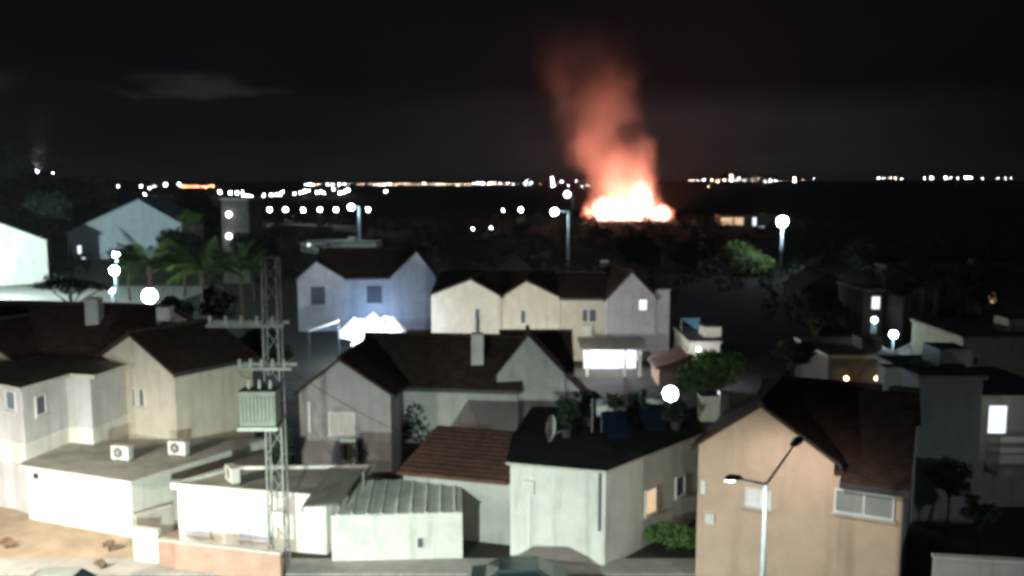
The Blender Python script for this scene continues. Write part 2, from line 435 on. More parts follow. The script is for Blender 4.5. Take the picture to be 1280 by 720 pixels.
# ---- low flat-roofed house with roof slab (front left)
h = thing('low_flat_house', G(100, 690, 0), 'low cream house with overhanging flat roof slab and dark side wall at lower left', 'house')
pts, inn = flat(h, [(24, 581), (163, 602), (338, 547), (222, 549), (60, 553)], 2.9, WHITE, 0, .2, .25)
Fz, Wz = frame_edge(inn[0], inn[1])
window(h, Fz, ('v', 0), 42, 590, 50, 599, 1, GLASS)
window(h, Fz, ('v', 0), 74, 600, 94, 622, 2, PANEB); window(h, Fz, ('v', 0), 118, 605, 142, 632, 2, PANEB)
Fz.box(MB(), Wz * .575, Wz * .6, -.07, -.004, .1, 2.66).build('downpipe', FRAME, h)
def yard_wall(name, a, b, ztop, mt, label, thick=.22):
    A, B = G(a[0], a[1], ztop), G(b[0], b[1], ztop); f, w = frame_edge(A, B)
    t = thing(name, (A.x, A.y, 0), label, 'wall')
    f.box(MB(), 0, w, 0, thick, 0, ztop).build('wall_body', mt, t)
    f.box(MB(), -.04, w + .04, -.04, thick + .04, ztop + .003, ztop + .07).build('coping', SLABE, t)
    return t
yard_wall('yard_wall', (166, 661), (196, 665), 1.55, WHITE, 'short white yard wall between the two low flat-roofed houses')
yard_wall('boundary_wall', (198, 676), (350, 693), 1.3, BRICKW, 'low terracotta boundary wall in front of the white flat-roofed house')
A = G(170, 646, 1.3); B = G(216, 633, 1.3); f, w = frame_edge(A, B)
t = thing('side_wall', (A.x, A.y, 0), 'dark narrow wall along the passage between the two low houses', 'wall')
f.box(MB(), 0, w, 0, .2, 0, 1.3).build('wall_body', GREYW, t); f.box(MB(), -.03, w, -.03, .23, 1.303, 1.36).build('coping', SLABE, t)

# ---- second low flat house
h = thing('white_flat_house', G(300, 690, 0), 'white single-storey house with flat roof behind terracotta wall and lattice mast', 'house')
pts, inn = flat(h, [(213, 608), (412, 624), (470, 584), (290, 586)], 2.7, WHITE, 0, .14, .15, .16)
Fz, Wz = frame_edge(inn[0], inn[1])
window(h, Fz, ('v', 0), 232, 640, 262, 668, 2, PANEB); window(h, Fz, ('v', 0), 300, 645, 336, 675, 2, PANEB)
Fz.box(MB(), Wz * .41, Wz * .425, -.06, -.004, .1, 2.5).build('downpipe', FRAME, h)
aw = MB(); q = [G(378, 632, 2.95), G(424, 630, 2.95), G(454, 586, 3.55), G(412, 584, 3.55)]
aw.hexa([(v.x, v.y, v.z - .08) for v in q] + [(v.x, v.y, v.z) for v in q]); t = thing('lean_to_roof', (q[0].x, q[0].y, 2.7), 'dark sloping sheet lean-to roof on the white flat-roofed house', 'roof')
aw.build('roof_panel', mat('grey_sheet', (.16, .16, .13), .7, .15, 1.5), t)
for v in q: MB().tube((v.x, v.y, 2.66), (v.x, v.y, v.z - .09), .05, n=6).build('post', METAL, t)

# ---- bright white shed with corrugated roof
A, B = G(413, 643, 2.35), G(578, 639, 2.35); F, W = frame_edge(A, B)
h = thing('shed', (A.x + W / 2, A.y, 0), 'bright white shed with ribbed corrugated roof at the bottom centre', 'shed')
w = MB(); dd = 3.4
w.hexa([F.P(0, .15, 0), F.P(W, .15, 0), F.P(W, dd, 0), F.P(0, dd, 0), F.P(0, .15, 2.30), F.P(W, .15, 2.30), F.P(W, dd, 2.62), F.P(0, dd, 2.62)])
w.build('wall', WHITE, h)
NS = 9
for k in range(NS):                                  # each sheet of the roof with its ribs
    m = MB(); u0, u1 = W * k / NS + .008, W * (k + 1) / NS - .008; nr = 8
    for i in range(nr):
        a, b = u0 + (u1 - u0) * i / nr, u0 + (u1 - u0) * (i + 1) / nr
        za, zb = (.07 if i in (3, 4) else 0.0), (.07 if i + 1 in (4,) else 0.0)
        za = .075 * (i == 4); zb = .075 * (i + 1 == 4)
        jit = random.uniform(-.012, .012)
        m.hexa([F.P(a, -.12, 2.315 + za), F.P(b, -.12, 2.315 + zb), F.P(b, dd + .1, 2.66 + zb), F.P(a, dd + .1, 2.66 + za),
                F.P(a, -.12, 2.345 + za), F.P(b, -.12, 2.345 + zb), F.P(b, dd + .1, 2.69 + zb), F.P(a, dd + .1, 2.69 + za)])
    m.build('roof_sheet', SHEET, h)
window(h, F, ('v', .15), 522, 672, 529, 684, 1, SHUT, sill=False)

# ---- grey low roof behind the shed
h = thing('store_room', G(480, 640, 0), 'small grey flat store room behind the corrugated shed roof', 'shed')
flat(h, [(438, 631), (528, 614), (524, 599), (446, 604)], 2.45, GREYW, 0, .12, .1)
MB().prism([(p.x, p.y) for p in (G(376, 588, 1.6), G(482, 600, 1.6), G(482, 597, 1.6), G(376, 585, 1.6))], 0, 1.6).build('wall_ledge', CREAM, h)

# ---- large white flat house with terrace roof (centre)
h = thing('terrace_house', G(700, 700, 0), 'white flat-roofed house with cluttered dark roof terrace and lit side window', 'house')
tp = [(632, 578), (758, 589), (880, 541), (880, 508), (665, 508), (640, 545)]
pts, inn = flat(h, tp, 4.5, WHITE, 0, .12, .02, .0, roof=mat('dark_roofing', (.05, .055, .055), .9, .3, 1))
Fs, Ws = frame_edge(inn[1], inn[2])
window(h, Fs, ('v', 0), 807, 614, 818, 638, 1, E_WINW, label='window lit warm orange'); window(h, Fs, ('v', 0), 845, 598, 854, 616, 1, SHUT)
Fz, Wz = frame_edge(inn[0], inn[1]); a, zz = Fz.hit(('v', 0), 750, 600)
Fz.box(MB(), a - .05, a + .05, -.1, -.004, 1.7, 4.36).build('downpipe', SHUT, h)
DETAILS.append((h, Fz, [(0, 655, 600, 668, 618, 'meter_box', CASE), (0, 660, 618, 663, 690, 'conduit', FRAME, .05)]))
# set-back annex with brown tiled lean-to roof
A, B = G(498, 594, 3.0), G(634, 607, 3.0); F, W = frame_edge(A, B)
F.box(MB(), .1, W + 1.2, .35, 4.2, 0, 2.95).build('annex_wall', GREYW, h)
m = MB(); m.hexa([F.P(-.1, 0, 3.0), F.P(W, 0, 3.0), F.P(W + .2, 4.6, 4.1), F.P(.3, 4.6, 4.1), F.P(-.1, 0, 3.14), F.P(W, 0, 3.14), F.P(W + .2, 4.6, 4.24), F.P(.3, 4.6, 4.24)])
ro = m.build('lean_to_roof', ROOFB, h); ro['label'] = 'brown tiled lean-to roof'
for k in range(12):                                  # tile courses, proud of each other
    a, b = k / 12, (k + 1) / 12
    q = MB(); z0_, z1_ = 3.145 + 1.1 * a, 3.145 + 1.1 * b; v0_, v1_ = 4.6 * a, 4.6 * b
    q.hexa([F.P(-.1 + .4 * a, v0_, z0_), F.P(W + .2 * a, v0_, z0_), F.P(W + .2 * b, v1_, z1_), F.P(-.1 + .4 * b, v1_, z1_),
            F.P(-.1 + .4 * a, v0_, z0_ + .035), F.P(W + .2 * a, v0_, z0_ + .035), F.P(W + .2 * b, v1_, z1_ + .012), F.P(-.1 + .4 * b, v1_, z1_ + .012)])
    q.build('tile_course', ROOFB, ro)

# ---- grey gabled house in the middle (front gable + long roof behind)
F, W = frame_px((374, 489), (488, 492), 4.9)
h = house('gabled_house', F, W, 'grey gabled house with small covered balcony and dark long roof in the middle')
zp = zat(F.P(W * .46, 0, 0), 450)
gable(h, F, 0, W, 0, 6.0, 4.9, zp, 'v', mat('mid_grey_stucco', (.33, .32, .32), .9, .09, 1.1, .25, 40, .2, 0, .35), ROOF, pk=.46)
F2, W2 = frame_px((462, 420), (655, 424), zp + .1)
r = gable(h, F2, 0, W2, -4.2, 4.2, 4.6, zp + .1, 'u', GREYW, ROOF)[1]
p = at(597, 432, 55.6); chimney(r, (p.x, p.y, zp - .2), .75, 1.0, WHITE)
q_ = MB().tube((p.x, p.y, zp + .78), (p.x, p.y, zp + 1.7), .13, n=8); q_.build('flue_pipe', METAL, r)
window(h, F, ('v', 0), 412, 516, 443, 543, 3, em('glowing_blind', (1, .97, .82), .42), name='balcony_screen', sill=True, label='pale balcony screen with its own added glow')  # screen given its own glow in place of light falling on it
a0, z1 = F.hit(('v', 0), 428, 545); a1, z0 = F.hit(('v', 0), 448, 580)
F.box(MB(), a0, a1, -.55, -.004, z0, z1).build('boiler_cabinet', CASE, h); F.box(MB(), a0 + .25, a0 + .42, -.57, -.553, z0 + .35, z1 - .35).build('vent', SHUT, h)
a0, z1 = F.hit(('v', 0), 383, 545); a1, z0 = F.hit(('v', 0), 397, 558)
a, z1 = F.hit(('v', 0), 387, 502); _, z0 = F.hit(('v', 0), 387, 540)
F.box(MB(), a - .06, a + .06, -.12, -.004, z0, z1).build('downpipe', FRAME, h)
# ---- green-grey gabled house right of it
F, W = frame_px((621, 468), (706, 468), 5.4)
h = house('gabled_house', F, W, 'plain greenish grey gable wall with long right slope beside the roof terrace')
zp = zat(F.P(W * .46, 0, 0), 420)
gable(h, F, 0, W, 0, 2.2, 5.4, zp, 'v', GREYW, ROOF, pk=.46, oh=.16)
gable(h, F, W + .02, W + 1.75, .25, 3.0, (5.2, 3.6), 5.22, 'v', GREYW, ROOF, pk=.02, oh=.15)
gable(h, F, .2, W + .6, 1.6, 7.0, 5.2, zp - .6, 'u', GREYW, ROOF, oh=.1)
F.box(MB(), -3.2, -.01, 1.2, 4.0, 0, 4.1).build('annex_wall', GREYW, h)
F.box(MB(), -3.3, -.012, 1.1, 4.1, 4.104, 4.22).build('annex_roof', CONC, h)

# ---- peach house at the right
B = G(1130, 604, 5.5); AN = R(-26); wing = 5.4; W = 7.95
F = Fr((B.x - W * math.cos(AN), B.y - W * math.sin(AN)), AN)
h = house('peach_house', F, W, 'peach rendered gabled house with white two-pane window behind the double street lamp')
zp = zat(F.P(wing * .47, 0, 0), 508)
gable(h, F, 0, wing, 0, 6.0, 6.0, zp, 'v', PEACH, ROOF, pk=.47, oh=.25)
F.box(MB(), wing, W - .01, .004, 1, 0, 5.42).build('front_wall', PEACH, h)
zr = 7.9
r = gable(h, F, wing * .35, W, .012, 10.0, 5.42, zr, 'u', mat('bluish_stucco', (.40, .45, .46), .9, .08, 1.0, .2, 40, .2, 0, .3), ROOF, oh=.25, eo=-.02)[1]
sl_ = (zr - 5.42) / 5.0
q = MB(); u0_, u1_ = wing + .27, W + .25
q.hexa([F.P(u0_, -.35, 5.432 - .36 * sl_), F.P(u1_, -.35, 5.432 - .36 * sl_), F.P(u1_, .03, 5.432 + .018 * sl_), F.P(u0_, .03, 5.432 + .018 * sl_),
        F.P(u0_, -.35, 5.582 - .36 * sl_), F.P(u1_, -.35, 5.582 - .36 * sl_), F.P(u1_, .03, 5.582 + .018 * sl_), F.P(u0_, .03, 5.582 + .018 * sl_)])
q.build('eave', ROOF, r)
F.box(MB(), u0_, u1_, -.43, -.354, 5.08, 5.33).build('gutter', DARKM, r)
window(h, F, ('v', .004), 1046, 612, 1115, 648, 2, mat('hazy_glass', (.30, .32, .30), .3, .1, 1))
window(h, F, ('v', 0), 934, 611, 962, 634, 2, CLOTH)
DETAILS.append((h, F, [(0, 882, 640, 893, 655, 'meter_box', CASE)]))
p = F.P(W - 1.0, 5.3, 0); chimney(r, (p.x, p.y, 7.7), .75, 1.3, GREYW)
Rr, _ = Fr(F.P(W, 0, 0), F.a + math.pi / 2), 0
a, z_ = F.hit(('v', 0), 880, 595)
F.box(MB(), .15, .35, -.09, -.004, 3.9, 4.5).build('wall_lamp_box', FRAME, h)

# ---- row of pale attached houses (middle distance)
F, W = frame_px((539, 369), (627, 371), 6.0)
h = house('row_house', F, W, 'leftmost of the pale attached houses, yellowish gable with one narrow window')
zp = zat(F.P(W * .57, 0, 0), 350)
gable(h, F, 0, W, 0, 5, 6.0, zp, 'v', CREAM, ROOF, pk=.57, oh=.18)
gable(h, F, -.2, W, 1.0, 9.5, 5.9, zp + .25, 'u', CREAM, ROOF, oh=.15)
window(h, F, ('v', 0), 594, 386, 600, 402, 1, SHUT)
F, W = frame_px((628, 371), (700, 372), 6.0)
h = house('row_house', F, W, 'middle one of the pale attached houses, gable with one narrow window')
gable(h, F, 0, W, 0, 5, 6.0, zat(F.P(W * .42, 0, 0), 352), 'v', CREAM, ROOF, pk=.42, oh=.18)
gable(h, F, .17, W, 1.0, 9.5, 5.88, zp + .22, 'u', CREAM, ROOF, oh=.15)
window(h, F, ('v', 0), 651, 388, 657, 404, 1, SHUT)
F, W = frame_px((701, 373), (757, 373), 6.0)
h = house('row_house', F, W, 'pale attached house with paired windows and tall right gable with one lit window')
rr = gable(h, F, 0, W + .3, .3, 8.5, 5.95, zp + .3, 'u', CREAM, ROOF, oh=.15)[1]
p = at(755, 345, 91.5); chimney(rr, (p.x, p.y, zp), .8, zat(p, 325) - zp, GREYW)
window(h, F, ('v', .3), 728, 387, 734, 402, 1, SHUT); window(h, F, ('v', .3), 737, 387, 745, 402, 1, SHUT)
F3, W3 = frame_px((757, 373), (818, 371), 6.0)
gable(h, F3, 0, W3, -.3, 6.5, 6.0, zat(F3.P(W3 / 2, 0, 0), 340), 'v', LILAC, ROOF, oh=.18)
F3.box(MB(), W3 + .004, W3 + 1.5, -.15, 6, 0, 6.6).build('side_wing', LILAC, h); F3.box(MB(), W3 + .2, W3 + 1.6, -.25, 6.1, 6.604, 6.74).build('side_wing_roof', CONC, h)
window(h, F3, ('v', -.3), 799, 375, 808, 387, 1, E_WIN, label='small window lit white')
# AC and balcony bracket on the wall
a0, z1 = F.hit(('v', .3), 729, 406); a1, z0 = F.hit(('v', .3), 739, 418)
F.box(MB(), a0, a1, -.15, .29, z0, z1).build('air_conditioner', CASE, h)

# ---- blue-lit house further back
F, W = frame_px((372, 348), (545, 346), 6.0)
h = house('blue_lit_house', F, W, 'pale house with two gables and dark square windows under bluish floodlight')
u1 = F.hit(('v', 0), 430, 350)[0]; u2 = F.hit(('v', 0), 488, 350)[0]
zp1 = zat(F.P(u1 * .4, 0, 0), 327); zp2 = zat(F.P((u2 + W) / 2, 0, 0), 315)
gable(h, F, 0, u1, -.4, 6, 6.0, zp1, 'v', LILAC, ROOF, pk=.42, oh=.18)
gable(h, F, u2, W, -.4, 6, 6.0, zp2, 'v', LILAC, ROOF, pk=.58, oh=.18)
gable(h, F, u1 * .4, W - 1.2, 0, 10, 5.95, zp2 - .1, 'u', LILAC, ROOF, oh=.15)
window(h, F, ('v', -.4), 388, 358, 407, 381, 1, SHUT); window(h, F, ('v', 0), 458, 357, 478, 379, 1, SHUT)

# ---- brightly lit gable at the left edge
Y = 150; B = at(58, 300, Y); ze = B.z; A = Vector((B.x - 18.5, B.y - 10.5, B.z))
F, W = frame_edge(A, B); gh = 0
h = house('floodlit_house', F, W, 'brightly floodlit white gable house at the left edge behind the dark roofs')
gable(h, F, 0, W, 0, 9, ze, zat(F.P(W * .62, 0, 0), 274), 'v', WHITE, ROOF, pk=.62, oh=.25, z0=-1)
window(h, F, ('v', 0), 8, 318, 20, 336, 1, CLOTH)
# ---- teal hall with wide roof on the rise
Y = 168; A = at(84, 291, Y); B = at(226, 279, Y); F, W = frame_edge(Vector((A.x, A.y, 0)), Vector((B.x, B.y, 0)))
h = house('wide_gabled_house', F, W, 'dark bluish house with one wide low gable above the palm trees'); LOC[h].z = 0
zp = zat(F.P(W * .64, 0, 0), 250)
gable(h, F, 0, W, 0, 12, (A.z, B.z), zp, 'v', BLUEW, TEAL, pk=.64, oh=.4, z0=2)
window(h, F, ('v', 0), 86, 305, 91, 322, 1, SHUT); window(h, F, ('v', 0), 97, 307, 102, 317, 1, E_WIN); 
window(h, F, ('v', 0), 101, 322, 107, 334, 1, E_WIN)
# ---- tall dim block with two globe lamps
Y = 150; A = at(276, 250, Y); B = at(310, 250, Y); F, W = frame_edge(A, B)
h = house('dim_block', F, W, 'dim narrow block with two globe lamps one above the other', 'building')
F.box(MB(), 0, W, 0, 8, 0, A.z).build('wall', DIMW, h); F.box(MB(), -.2, W + .2, -.2, 8.2, A.z + .004, A.z + .3).build('roof', CONC, h)
for py in (268, 295):
    a, zz = F.hit(('v', 0), 287, py); q = F.P(a, -.4, zz)
    MB().ball(q, .42, 12, 8).build('globe_lamp', E_LAMP, h, smooth=True)
    F.box(MB(), a - .05, a + .05, -.4, -.004, zz - .45, zz - .38).build('lamp_bracket', DARKM, h)
    point_light('globe_light', F.P(a, -.9, zz), 12, (.85, .92, 1), h)

def small_house(name, label, px0, px1, py_e, py_p, Y, wall, roof=None, lit=None, z0=0, depth=8, pk=.5, cat='house'):
    A, B = at(px0, py_e, Y), at(px1, py_e, Y); F, W = frame_edge(A, B); h = house(name, F, W, label, cat)
    gable(h, F, 0, W, 0, depth, A.z, zat(F.P(W * pk, 0, 0), py_p), 'v', wall, roof or ROOF, z0=z0, oh=.25, pk=pk)
    for (a, b, c, d, mm) in (lit or []): window(h, F, ('v', 0), a, b, c, d, 1, mm)
    return h
def small_block(name, label, px0, px1, py_t, Y, wall, lit=None, z0=0, depth=8, cat='building'):
    A, B = at(px0, py_t, Y), at(px1, py_t, Y); F, W = frame_edge(A, B); h = house(name, F, W, label, cat)
    F.box(MB(), 0, W, 0, depth, z0, A.z).build('wall', wall, h)
    F.box(MB(), -.15, W + .15, -.15, depth + .15, A.z + .004, A.z + .2).build('roof', CONC, h)
    F.box(MB(), W * .6, W * .6 + 1.6, 2, 4, A.z + .204, A.z + 1.1).build('stair_hut', wall, h)
    for (a, b, c, d, mm) in (lit or []): window(h, F, ('v', 0), a, b, c, d, 1, mm, sill=False)
    return h
small_house('small_house', 'small dim green gable behind the pale row houses', 622, 664, 334, 316, 125, CREAM)
small_block('low_building', 'pale low building lit along its wall beyond the two-gabled house', 376, 470, 304, 190, WHITE, [(384, 303, 388, 308, E_WIN)])
small_block('low_building', 'small pale cube building right of the little green gable', 664, 682, 327, 128, WHITE)
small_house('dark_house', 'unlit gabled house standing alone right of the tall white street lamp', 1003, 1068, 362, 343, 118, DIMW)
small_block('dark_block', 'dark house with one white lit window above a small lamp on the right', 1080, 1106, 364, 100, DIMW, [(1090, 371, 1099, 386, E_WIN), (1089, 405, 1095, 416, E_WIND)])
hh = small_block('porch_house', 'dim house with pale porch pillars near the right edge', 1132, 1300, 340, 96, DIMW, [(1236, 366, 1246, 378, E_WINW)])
for px in (1150, 1168, 1196): 
    p = at(px, 390, 95); MB().tube((p.x, p.y - .5, 0), (p.x, p.y - .5, zat(Vector((p.x, p.y - .5, 0)), 350)), .35, .3, n=10).build('pillar', DIMW, hh)
small_block('night_block', 'plain pale green wall of a house at the far right above the lit doorway', 1204, 1330, 424, 62, mat('green_stucco', (.42, .46, .33), .9, .08, 1, .2, 40, .2, 0, .4), [(1216, 446, 1223, 456, SHUT)])
small_block('small_block', 'pale low wall house left of the leafy tree beside the carport', 863, 900, 429, 79, CREAM)
small_house('shed', 'small shed with pinkish sloping roof and bright white edge by the carport', 824, 872, 460, 447, 74, BRICKW, ROOFB, pk=.75, depth=4, cat='shed')
# orange-lit porch behind the peach house
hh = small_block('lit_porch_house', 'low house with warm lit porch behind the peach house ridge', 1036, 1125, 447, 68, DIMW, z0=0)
for px in (1058, 1096):
    p = at(px, 473, 67.2); MB().ball(p, .16, 10, 6).build('porch_lamp', E_WARM, hh, smooth=True); point_light('porch_light', (p.x, p.y - .2, p.z), 16, (1, .6, .35), hh)
# neighbour at the right edge with lit doorway and slatted balcony
A, B = at(1222, 498, 46), at(1330, 498, 46); F, W = frame_edge(A, B)
h = house('balcony_house', F, W, 'house at the right edge with bright doorway above a pale slatted balcony', 'house')
F.box(MB(), 0, W, 0, 7, 0, A.z).build('wall', GREYW, h); F.box(MB(), -.2, W + .2, -.2, 7.2, A.z + .004, A.z + .2).build('roof', CONC, h)
window(h, F, ('v', 0), 1236, 507, 1256, 541, 1, E_WIN, name='doorway', sill=False, label='brightly lit white doorway')
a_, z_ = F.hit(('v', 0), 1246, 520); point_light('slat_fill_light', F.P(a_, -2.6, z_ + .9), 30, (.9, 1, .85), h)  # bare light added outside to brighten the balcony slats
a0, zb = F.hit(('v', 0), 1230, 582)
F.box(MB(), a0, a0 + 3.4, -1.3, -.004, zb - .2, zb).build('balcony_floor', CONC, h)
for k, (pa, pb) in enumerate(((546, 553), (560, 566), (569, 579))):
    z1 = F.hit(('v', -1.3), 1230, pa)[1]; z0 = F.hit(('v', -1.3), 1230, pb)[1]
    F.box(MB(), a0, a0 + 3.4, -1.36, -1.3, z0, z1).build('slat', CASE, h)
for k in (0.02, 1.7, 3.3): F.box(MB(), a0 + k, a0 + k + .06, -1.296, -1.24, zb + .003, F.hit(('v', -1.3), 1230, 545)[1]).build('post', METAL, h)
small_block('grey_side_house', 'blue-grey blank wall rising right of the peach house roof', 1150, 1229, 474, 43.5, mat('bluish_stucco2', (.36, .41, .42), .9, .08, 1.0, .2, 40, .2, 0, .3), depth=5)
# low front wall of the peach house
A = Vector((16.2, 33.4, 0)); 
t = thing('garden_wall', A, 'low pale garden wall at the lower right corner beside the peach house', 'wall')
f = Fr(A, R(-8)); f.box(MB(), 0, 9, 0, .25, 0, 2.6).build('wall_body', GREYW, t); f.box(MB(), -.05, 9.05, -.05, .3, 2.604, 2.7).build('coping', SLABE, t)

# ================================================================== CARPORT, FLOODLIT TERRACE, AWNINGS
A, B = at(724, 437, 79), at(806, 437, 79)
t = thing('carport', (A.x, 79, 0), 'brightly lit white carport in front of the pale attached houses', 'carport')
MB().hexa([(A.x, 77.6, 2.35), (B.x, 77.6, 2.35), (B.x, 81.5, 2.75), (A.x, 81.5, 2.75), (A.x, 77.6, 2.45), (B.x, 77.6, 2.45), (B.x, 81.5, 2.85), (A.x, 81.5, 2.85)]).build('roof', CONC, t)
for px in (734, 781, 800):
    p = at(px, 460, 78); MB().box(p.x - .1, p.x + .1, 77.8, 78.0, 0, 2.36).build('post', FRAME, t)
MB().box(A.x + .6, B.x - .4, 81.2, 81.4, 0, 2.7).build('back_wall', CLOTH, t)
MB().box(A.x + 1.4, A.x + 3.4, 79.3, 79.5, 2.40, 2.46).build('light_tube', em('carport_tube', (.88, .92, 1), 12), t)
for dx in (1.6, 4.0): point_light('carport_light', (A.x + dx, 79.4, 2.2), 420, (.88, .92, 1), t, .3)

# floodlit terrace below the blue-lit house: white parasols made up to carry the glare
def parasol(px, py, Y, r, label, tilt=0):
    c = at(px, py, Y); t = thing('parasol', (c.x, c.y, ground_h(c.x, c.y)), label, 'parasol', 'white parasols added to carry the terrace glare')
    m = MB(); n = 10; top = (c.x + tilt, c.y, c.z + 1.25)
    rim = [(c.x + r * math.cos(2 * math.pi * i / n), c.y + r * math.sin(2 * math.pi * i / n), c.z + .12 * math.sin(i * 2.1)) for i in range(n)]
    for i in range(n):
        a, b = rim[i], rim[(i + 1) % n]
        m.face([top, a, b]); m.face([a, (a[0], a[1], a[2] - .75), (b[0], b[1], b[2] - .75), b])
    m.build('canopy', CLOTH, t); point_light('added_glare_light', (c.x, c.y - r - .9, c.z + .3), 900, (.72, .84, 1), t)  # bare light added in front of the canopy so it glares
    MB().tube((c.x, c.y, 0), top, .05, n=6).build('pole', METAL, t)
    return c
ps = [parasol(441, 412, 86, 1.35, 'leftmost white parasol added for the terrace glare', .1), parasol(468, 405, 88, 1.6, 'tall middle white parasol added for the terrace glare', -.1),
      parasol(491, 411, 87, 1.3, 'rightmost white parasol added for the terrace glare'), parasol(455, 429, 84, 1.25, 'lowest, frontmost white parasol added for the terrace glare', .15)]
def floodlight(px, py, Y, power, label, yaw=0, back=0):
    c = at(px, py, Y); t = thing('floodlight', (c.x, c.y, 0), label, 'floodlight', 'terrace floodlights')
    MB().tube((c.x, c.y, 0), (c.x, c.y, c.z - .3), .06, n=8).build('mast', METAL, t)
    MB().box(c.x - .5, c.x + .5, c.y - .02, c.y + .14, c.z - .32, c.z + .32).build('housing', DARKM, t)
    MB().box(c.x - .46, c.x + .46, c.y - .05, c.y - .024, c.z - .28, c.z + .28).build('lens', E_LAMPB, t)
    point_light('flood_light', (c.x, c.y - .9, c.z + .5), power, (.55, .74, 1), t, .3)
    return t
floodlight(448, 403, 89.5, 500, 'left floodlight panel on the terrace below the two-gabled house')
floodlight(480, 400, 90.5, 600, 'right floodlight panel on the terrace below the two-gabled house')
p = at(468, 395, 99.6); 
t = thing('added_spill_lamp', (p.x, 99.6, 0), 'slim lamp post added for the blue spill on the wall between the two gables', 'lamp')  # post and lamp added to put the terrace glare's blue spill on the wall
MB().tube((p.x, 99.6, 0), (p.x, 99.6, 1.6), .05, n=8).build('post', METAL, t); MB().ball((p.x, 99.6, 1.8), .2, 10, 6).build('globe', E_LAMPB, t, smooth=True)
point_light('added_spill_light', (p.x, 99.4, 2.1), 520, (.34, .56, 1), t, .2)
# slanted white rail to the left of the terrace
a, b = at(386, 413, 84), at(423, 401, 84)
t = thing('pergola', (a.x, 84, 0), 'thin white sloping pergola beam left of the floodlit terrace', 'pergola')
MB().tube(a, b, .13, n=6).build('beam', CLOTH, t)
for q in (a, b): MB().tube((q.x, 84, 0), (q.x, 84, q.z), .04, n=6).build('post', DARKM, t)
# blue tarpaulin
a, b, c, d = at(852, 398, 84), at(875, 397, 84), at(874, 414, 83), at(862, 403, 83)
t = thing('tarpaulin_awning', (a.x, 84, 0), 'small triangular blue tarpaulin awning right of the row houses', 'awning')
m = MB(); m.face([a, b, c]); m.face([(v.x, v.y + .05, v.z - .04) for v in (c, b, a)]); m.build('sheet', BLUEC, t)
for q in (a, b, c): MB().tube((q.x, q.y + .06, 0), (q.x, q.y + .06, q.z), .04, n=6).build('post', METAL, t)
point_light('awning_bulb', (b.x, 82.5, a.z - .6), 30, (.7, .9, 1), t)
# bright wall with lamp at the right
A, B = at(1120, 455, 73), at(1156, 455, 73)
t = thing('yard_screen', (A.x, 73, 0), 'bright white lit yard wall with sloping top on the right', 'wall')
zL, zR = zat(Vector((A.x, 73, 0)), 440), zat(Vector((B.x, 73, 0)), 422)
MB().hexa([(A.x, 73, 0), (B.x, 73, 0), (B.x, 73.2, 0), (A.x, 73.2, 0), (A.x, 73, zL), (B.x, 73, zR), (B.x, 73.2, zR), (A.x, 73.2, zL)]).build('wall_body', CLOTH, t)
MB().hexa([(A.x - .1, 72.9, zL + .003), (B.x + .1, 72.9, zR + .003), (B.x + .1, 73.3, zR + .003), (A.x - .1, 73.3, zL + .003), (A.x - .1, 72.9, zL + .1), (B.x + .1, 72.9, zR + .1), (B.x + .1, 73.3, zR + .1), (A.x - .1, 73.3, zL + .1)]).build('coping', SLABE, t)

# ================================================================== LAMPS
def glow_mat(power, r, col, far):
    st = power / (4 * math.pi ** 2 * r * r)
    if power < 150: return far
    return em('lamp_glow_%d_%d_%d' % (power, r * 100, col[0] * 100), col, st, 'FRONT')
def post_lamp(px, py, Y, label, power, col, emat, r=.28, arm=0, pole_r=.09, group=None, pole_mat=None, z0=None, name='street_lamp'):
    c = at(px, py, Y); gz = ground_h(c.x + arm, c.y)
    t = thing(name, (c.x + arm, c.y, gz), label, 'street lamp', group)
    top = (c.x + arm, c.y, c.z + (.1 if arm else -r * .95))
    MB().tube((c.x + arm, c.y, gz), top, pole_r * 1.25, pole_r, n=10).build('pole', pole_mat or PALEM, t, smooth=True)
    if arm: MB().tube(top, (c.x, c.y, c.z + .28), pole_r * .7, pole_r * .5, n=8).build('arm', pole_mat or PALEM, t)
    MB().tube((c.x, c.y, c.z + r * .97), (c.x, c.y, c.z + r * 1.15), r * .25, r * .15, n=12).build('lamp_cap', DARKM, t)
    MB().ball((c.x, c.y, c.z), r, 14, 8, sc=(1, 1, 1)).build('lamp_head', glow_mat(power, r, col, emat), t, smooth=True)
    return t
W_ = (.86, .93, 1); B_ = (.66, .82, 1)
post_lamp(978, 277, 158, 'tall glaring white street lamp right of the fire', 3500, B_, em('glare_lamp', (.85, .94, 1), 60), r=.9, pole_r=.2)
post_lamp(439, 259, 198, 'tall street lamp with bright white pole over the two-gabled house', 1200, B_, E_FARW, r=.6, arm=1.75, pole_r=.25)
post_lamp(693, 265, 167, 'tall street lamp with left arm in front of the fire', 1000, W_, E_FARW, r=.6, arm=2.6, pole_r=.2)
post_lamp(709, 243, 240, 'street lamp farther back just above the armed lamp near the fire', 500, W_, E_FARW, r=.75, arm=1.5, pole_r=.15, pole_mat=DARKM)
post_lamp(838, 492, 53.5, 'bright round lamp at the back edge of the roof terrace', 700, W_, E_LAMP, r=.42, pole_r=.06, name='garden_lamp')
post_lamp(187, 370, 92, 'round white globe lamp under the palm trees', 1500, W_, E_LAMP, r=.7, pole_r=.07, name='globe_lamp')
post_lamp(1117, 418, 71.5, 'small white lamp beside the bright yard wall on the right', 150, B_, E_LAMPB, r=.3, pole_r=.05, name='yard_lamp')
post_lamp(1093, 400, 97, 'tiny round lamp below the lit window of the dark house', 60, B_, E_LAMPB, r=.3, pole_r=.05, name='yard_lamp')
post_lamp(145, 318, 120, 'small white lamp left of the palms, upper of two', 1500, (.6, .85, 1), E_LAMPB, r=.4, pole_r=.05, name='yard_lamp')
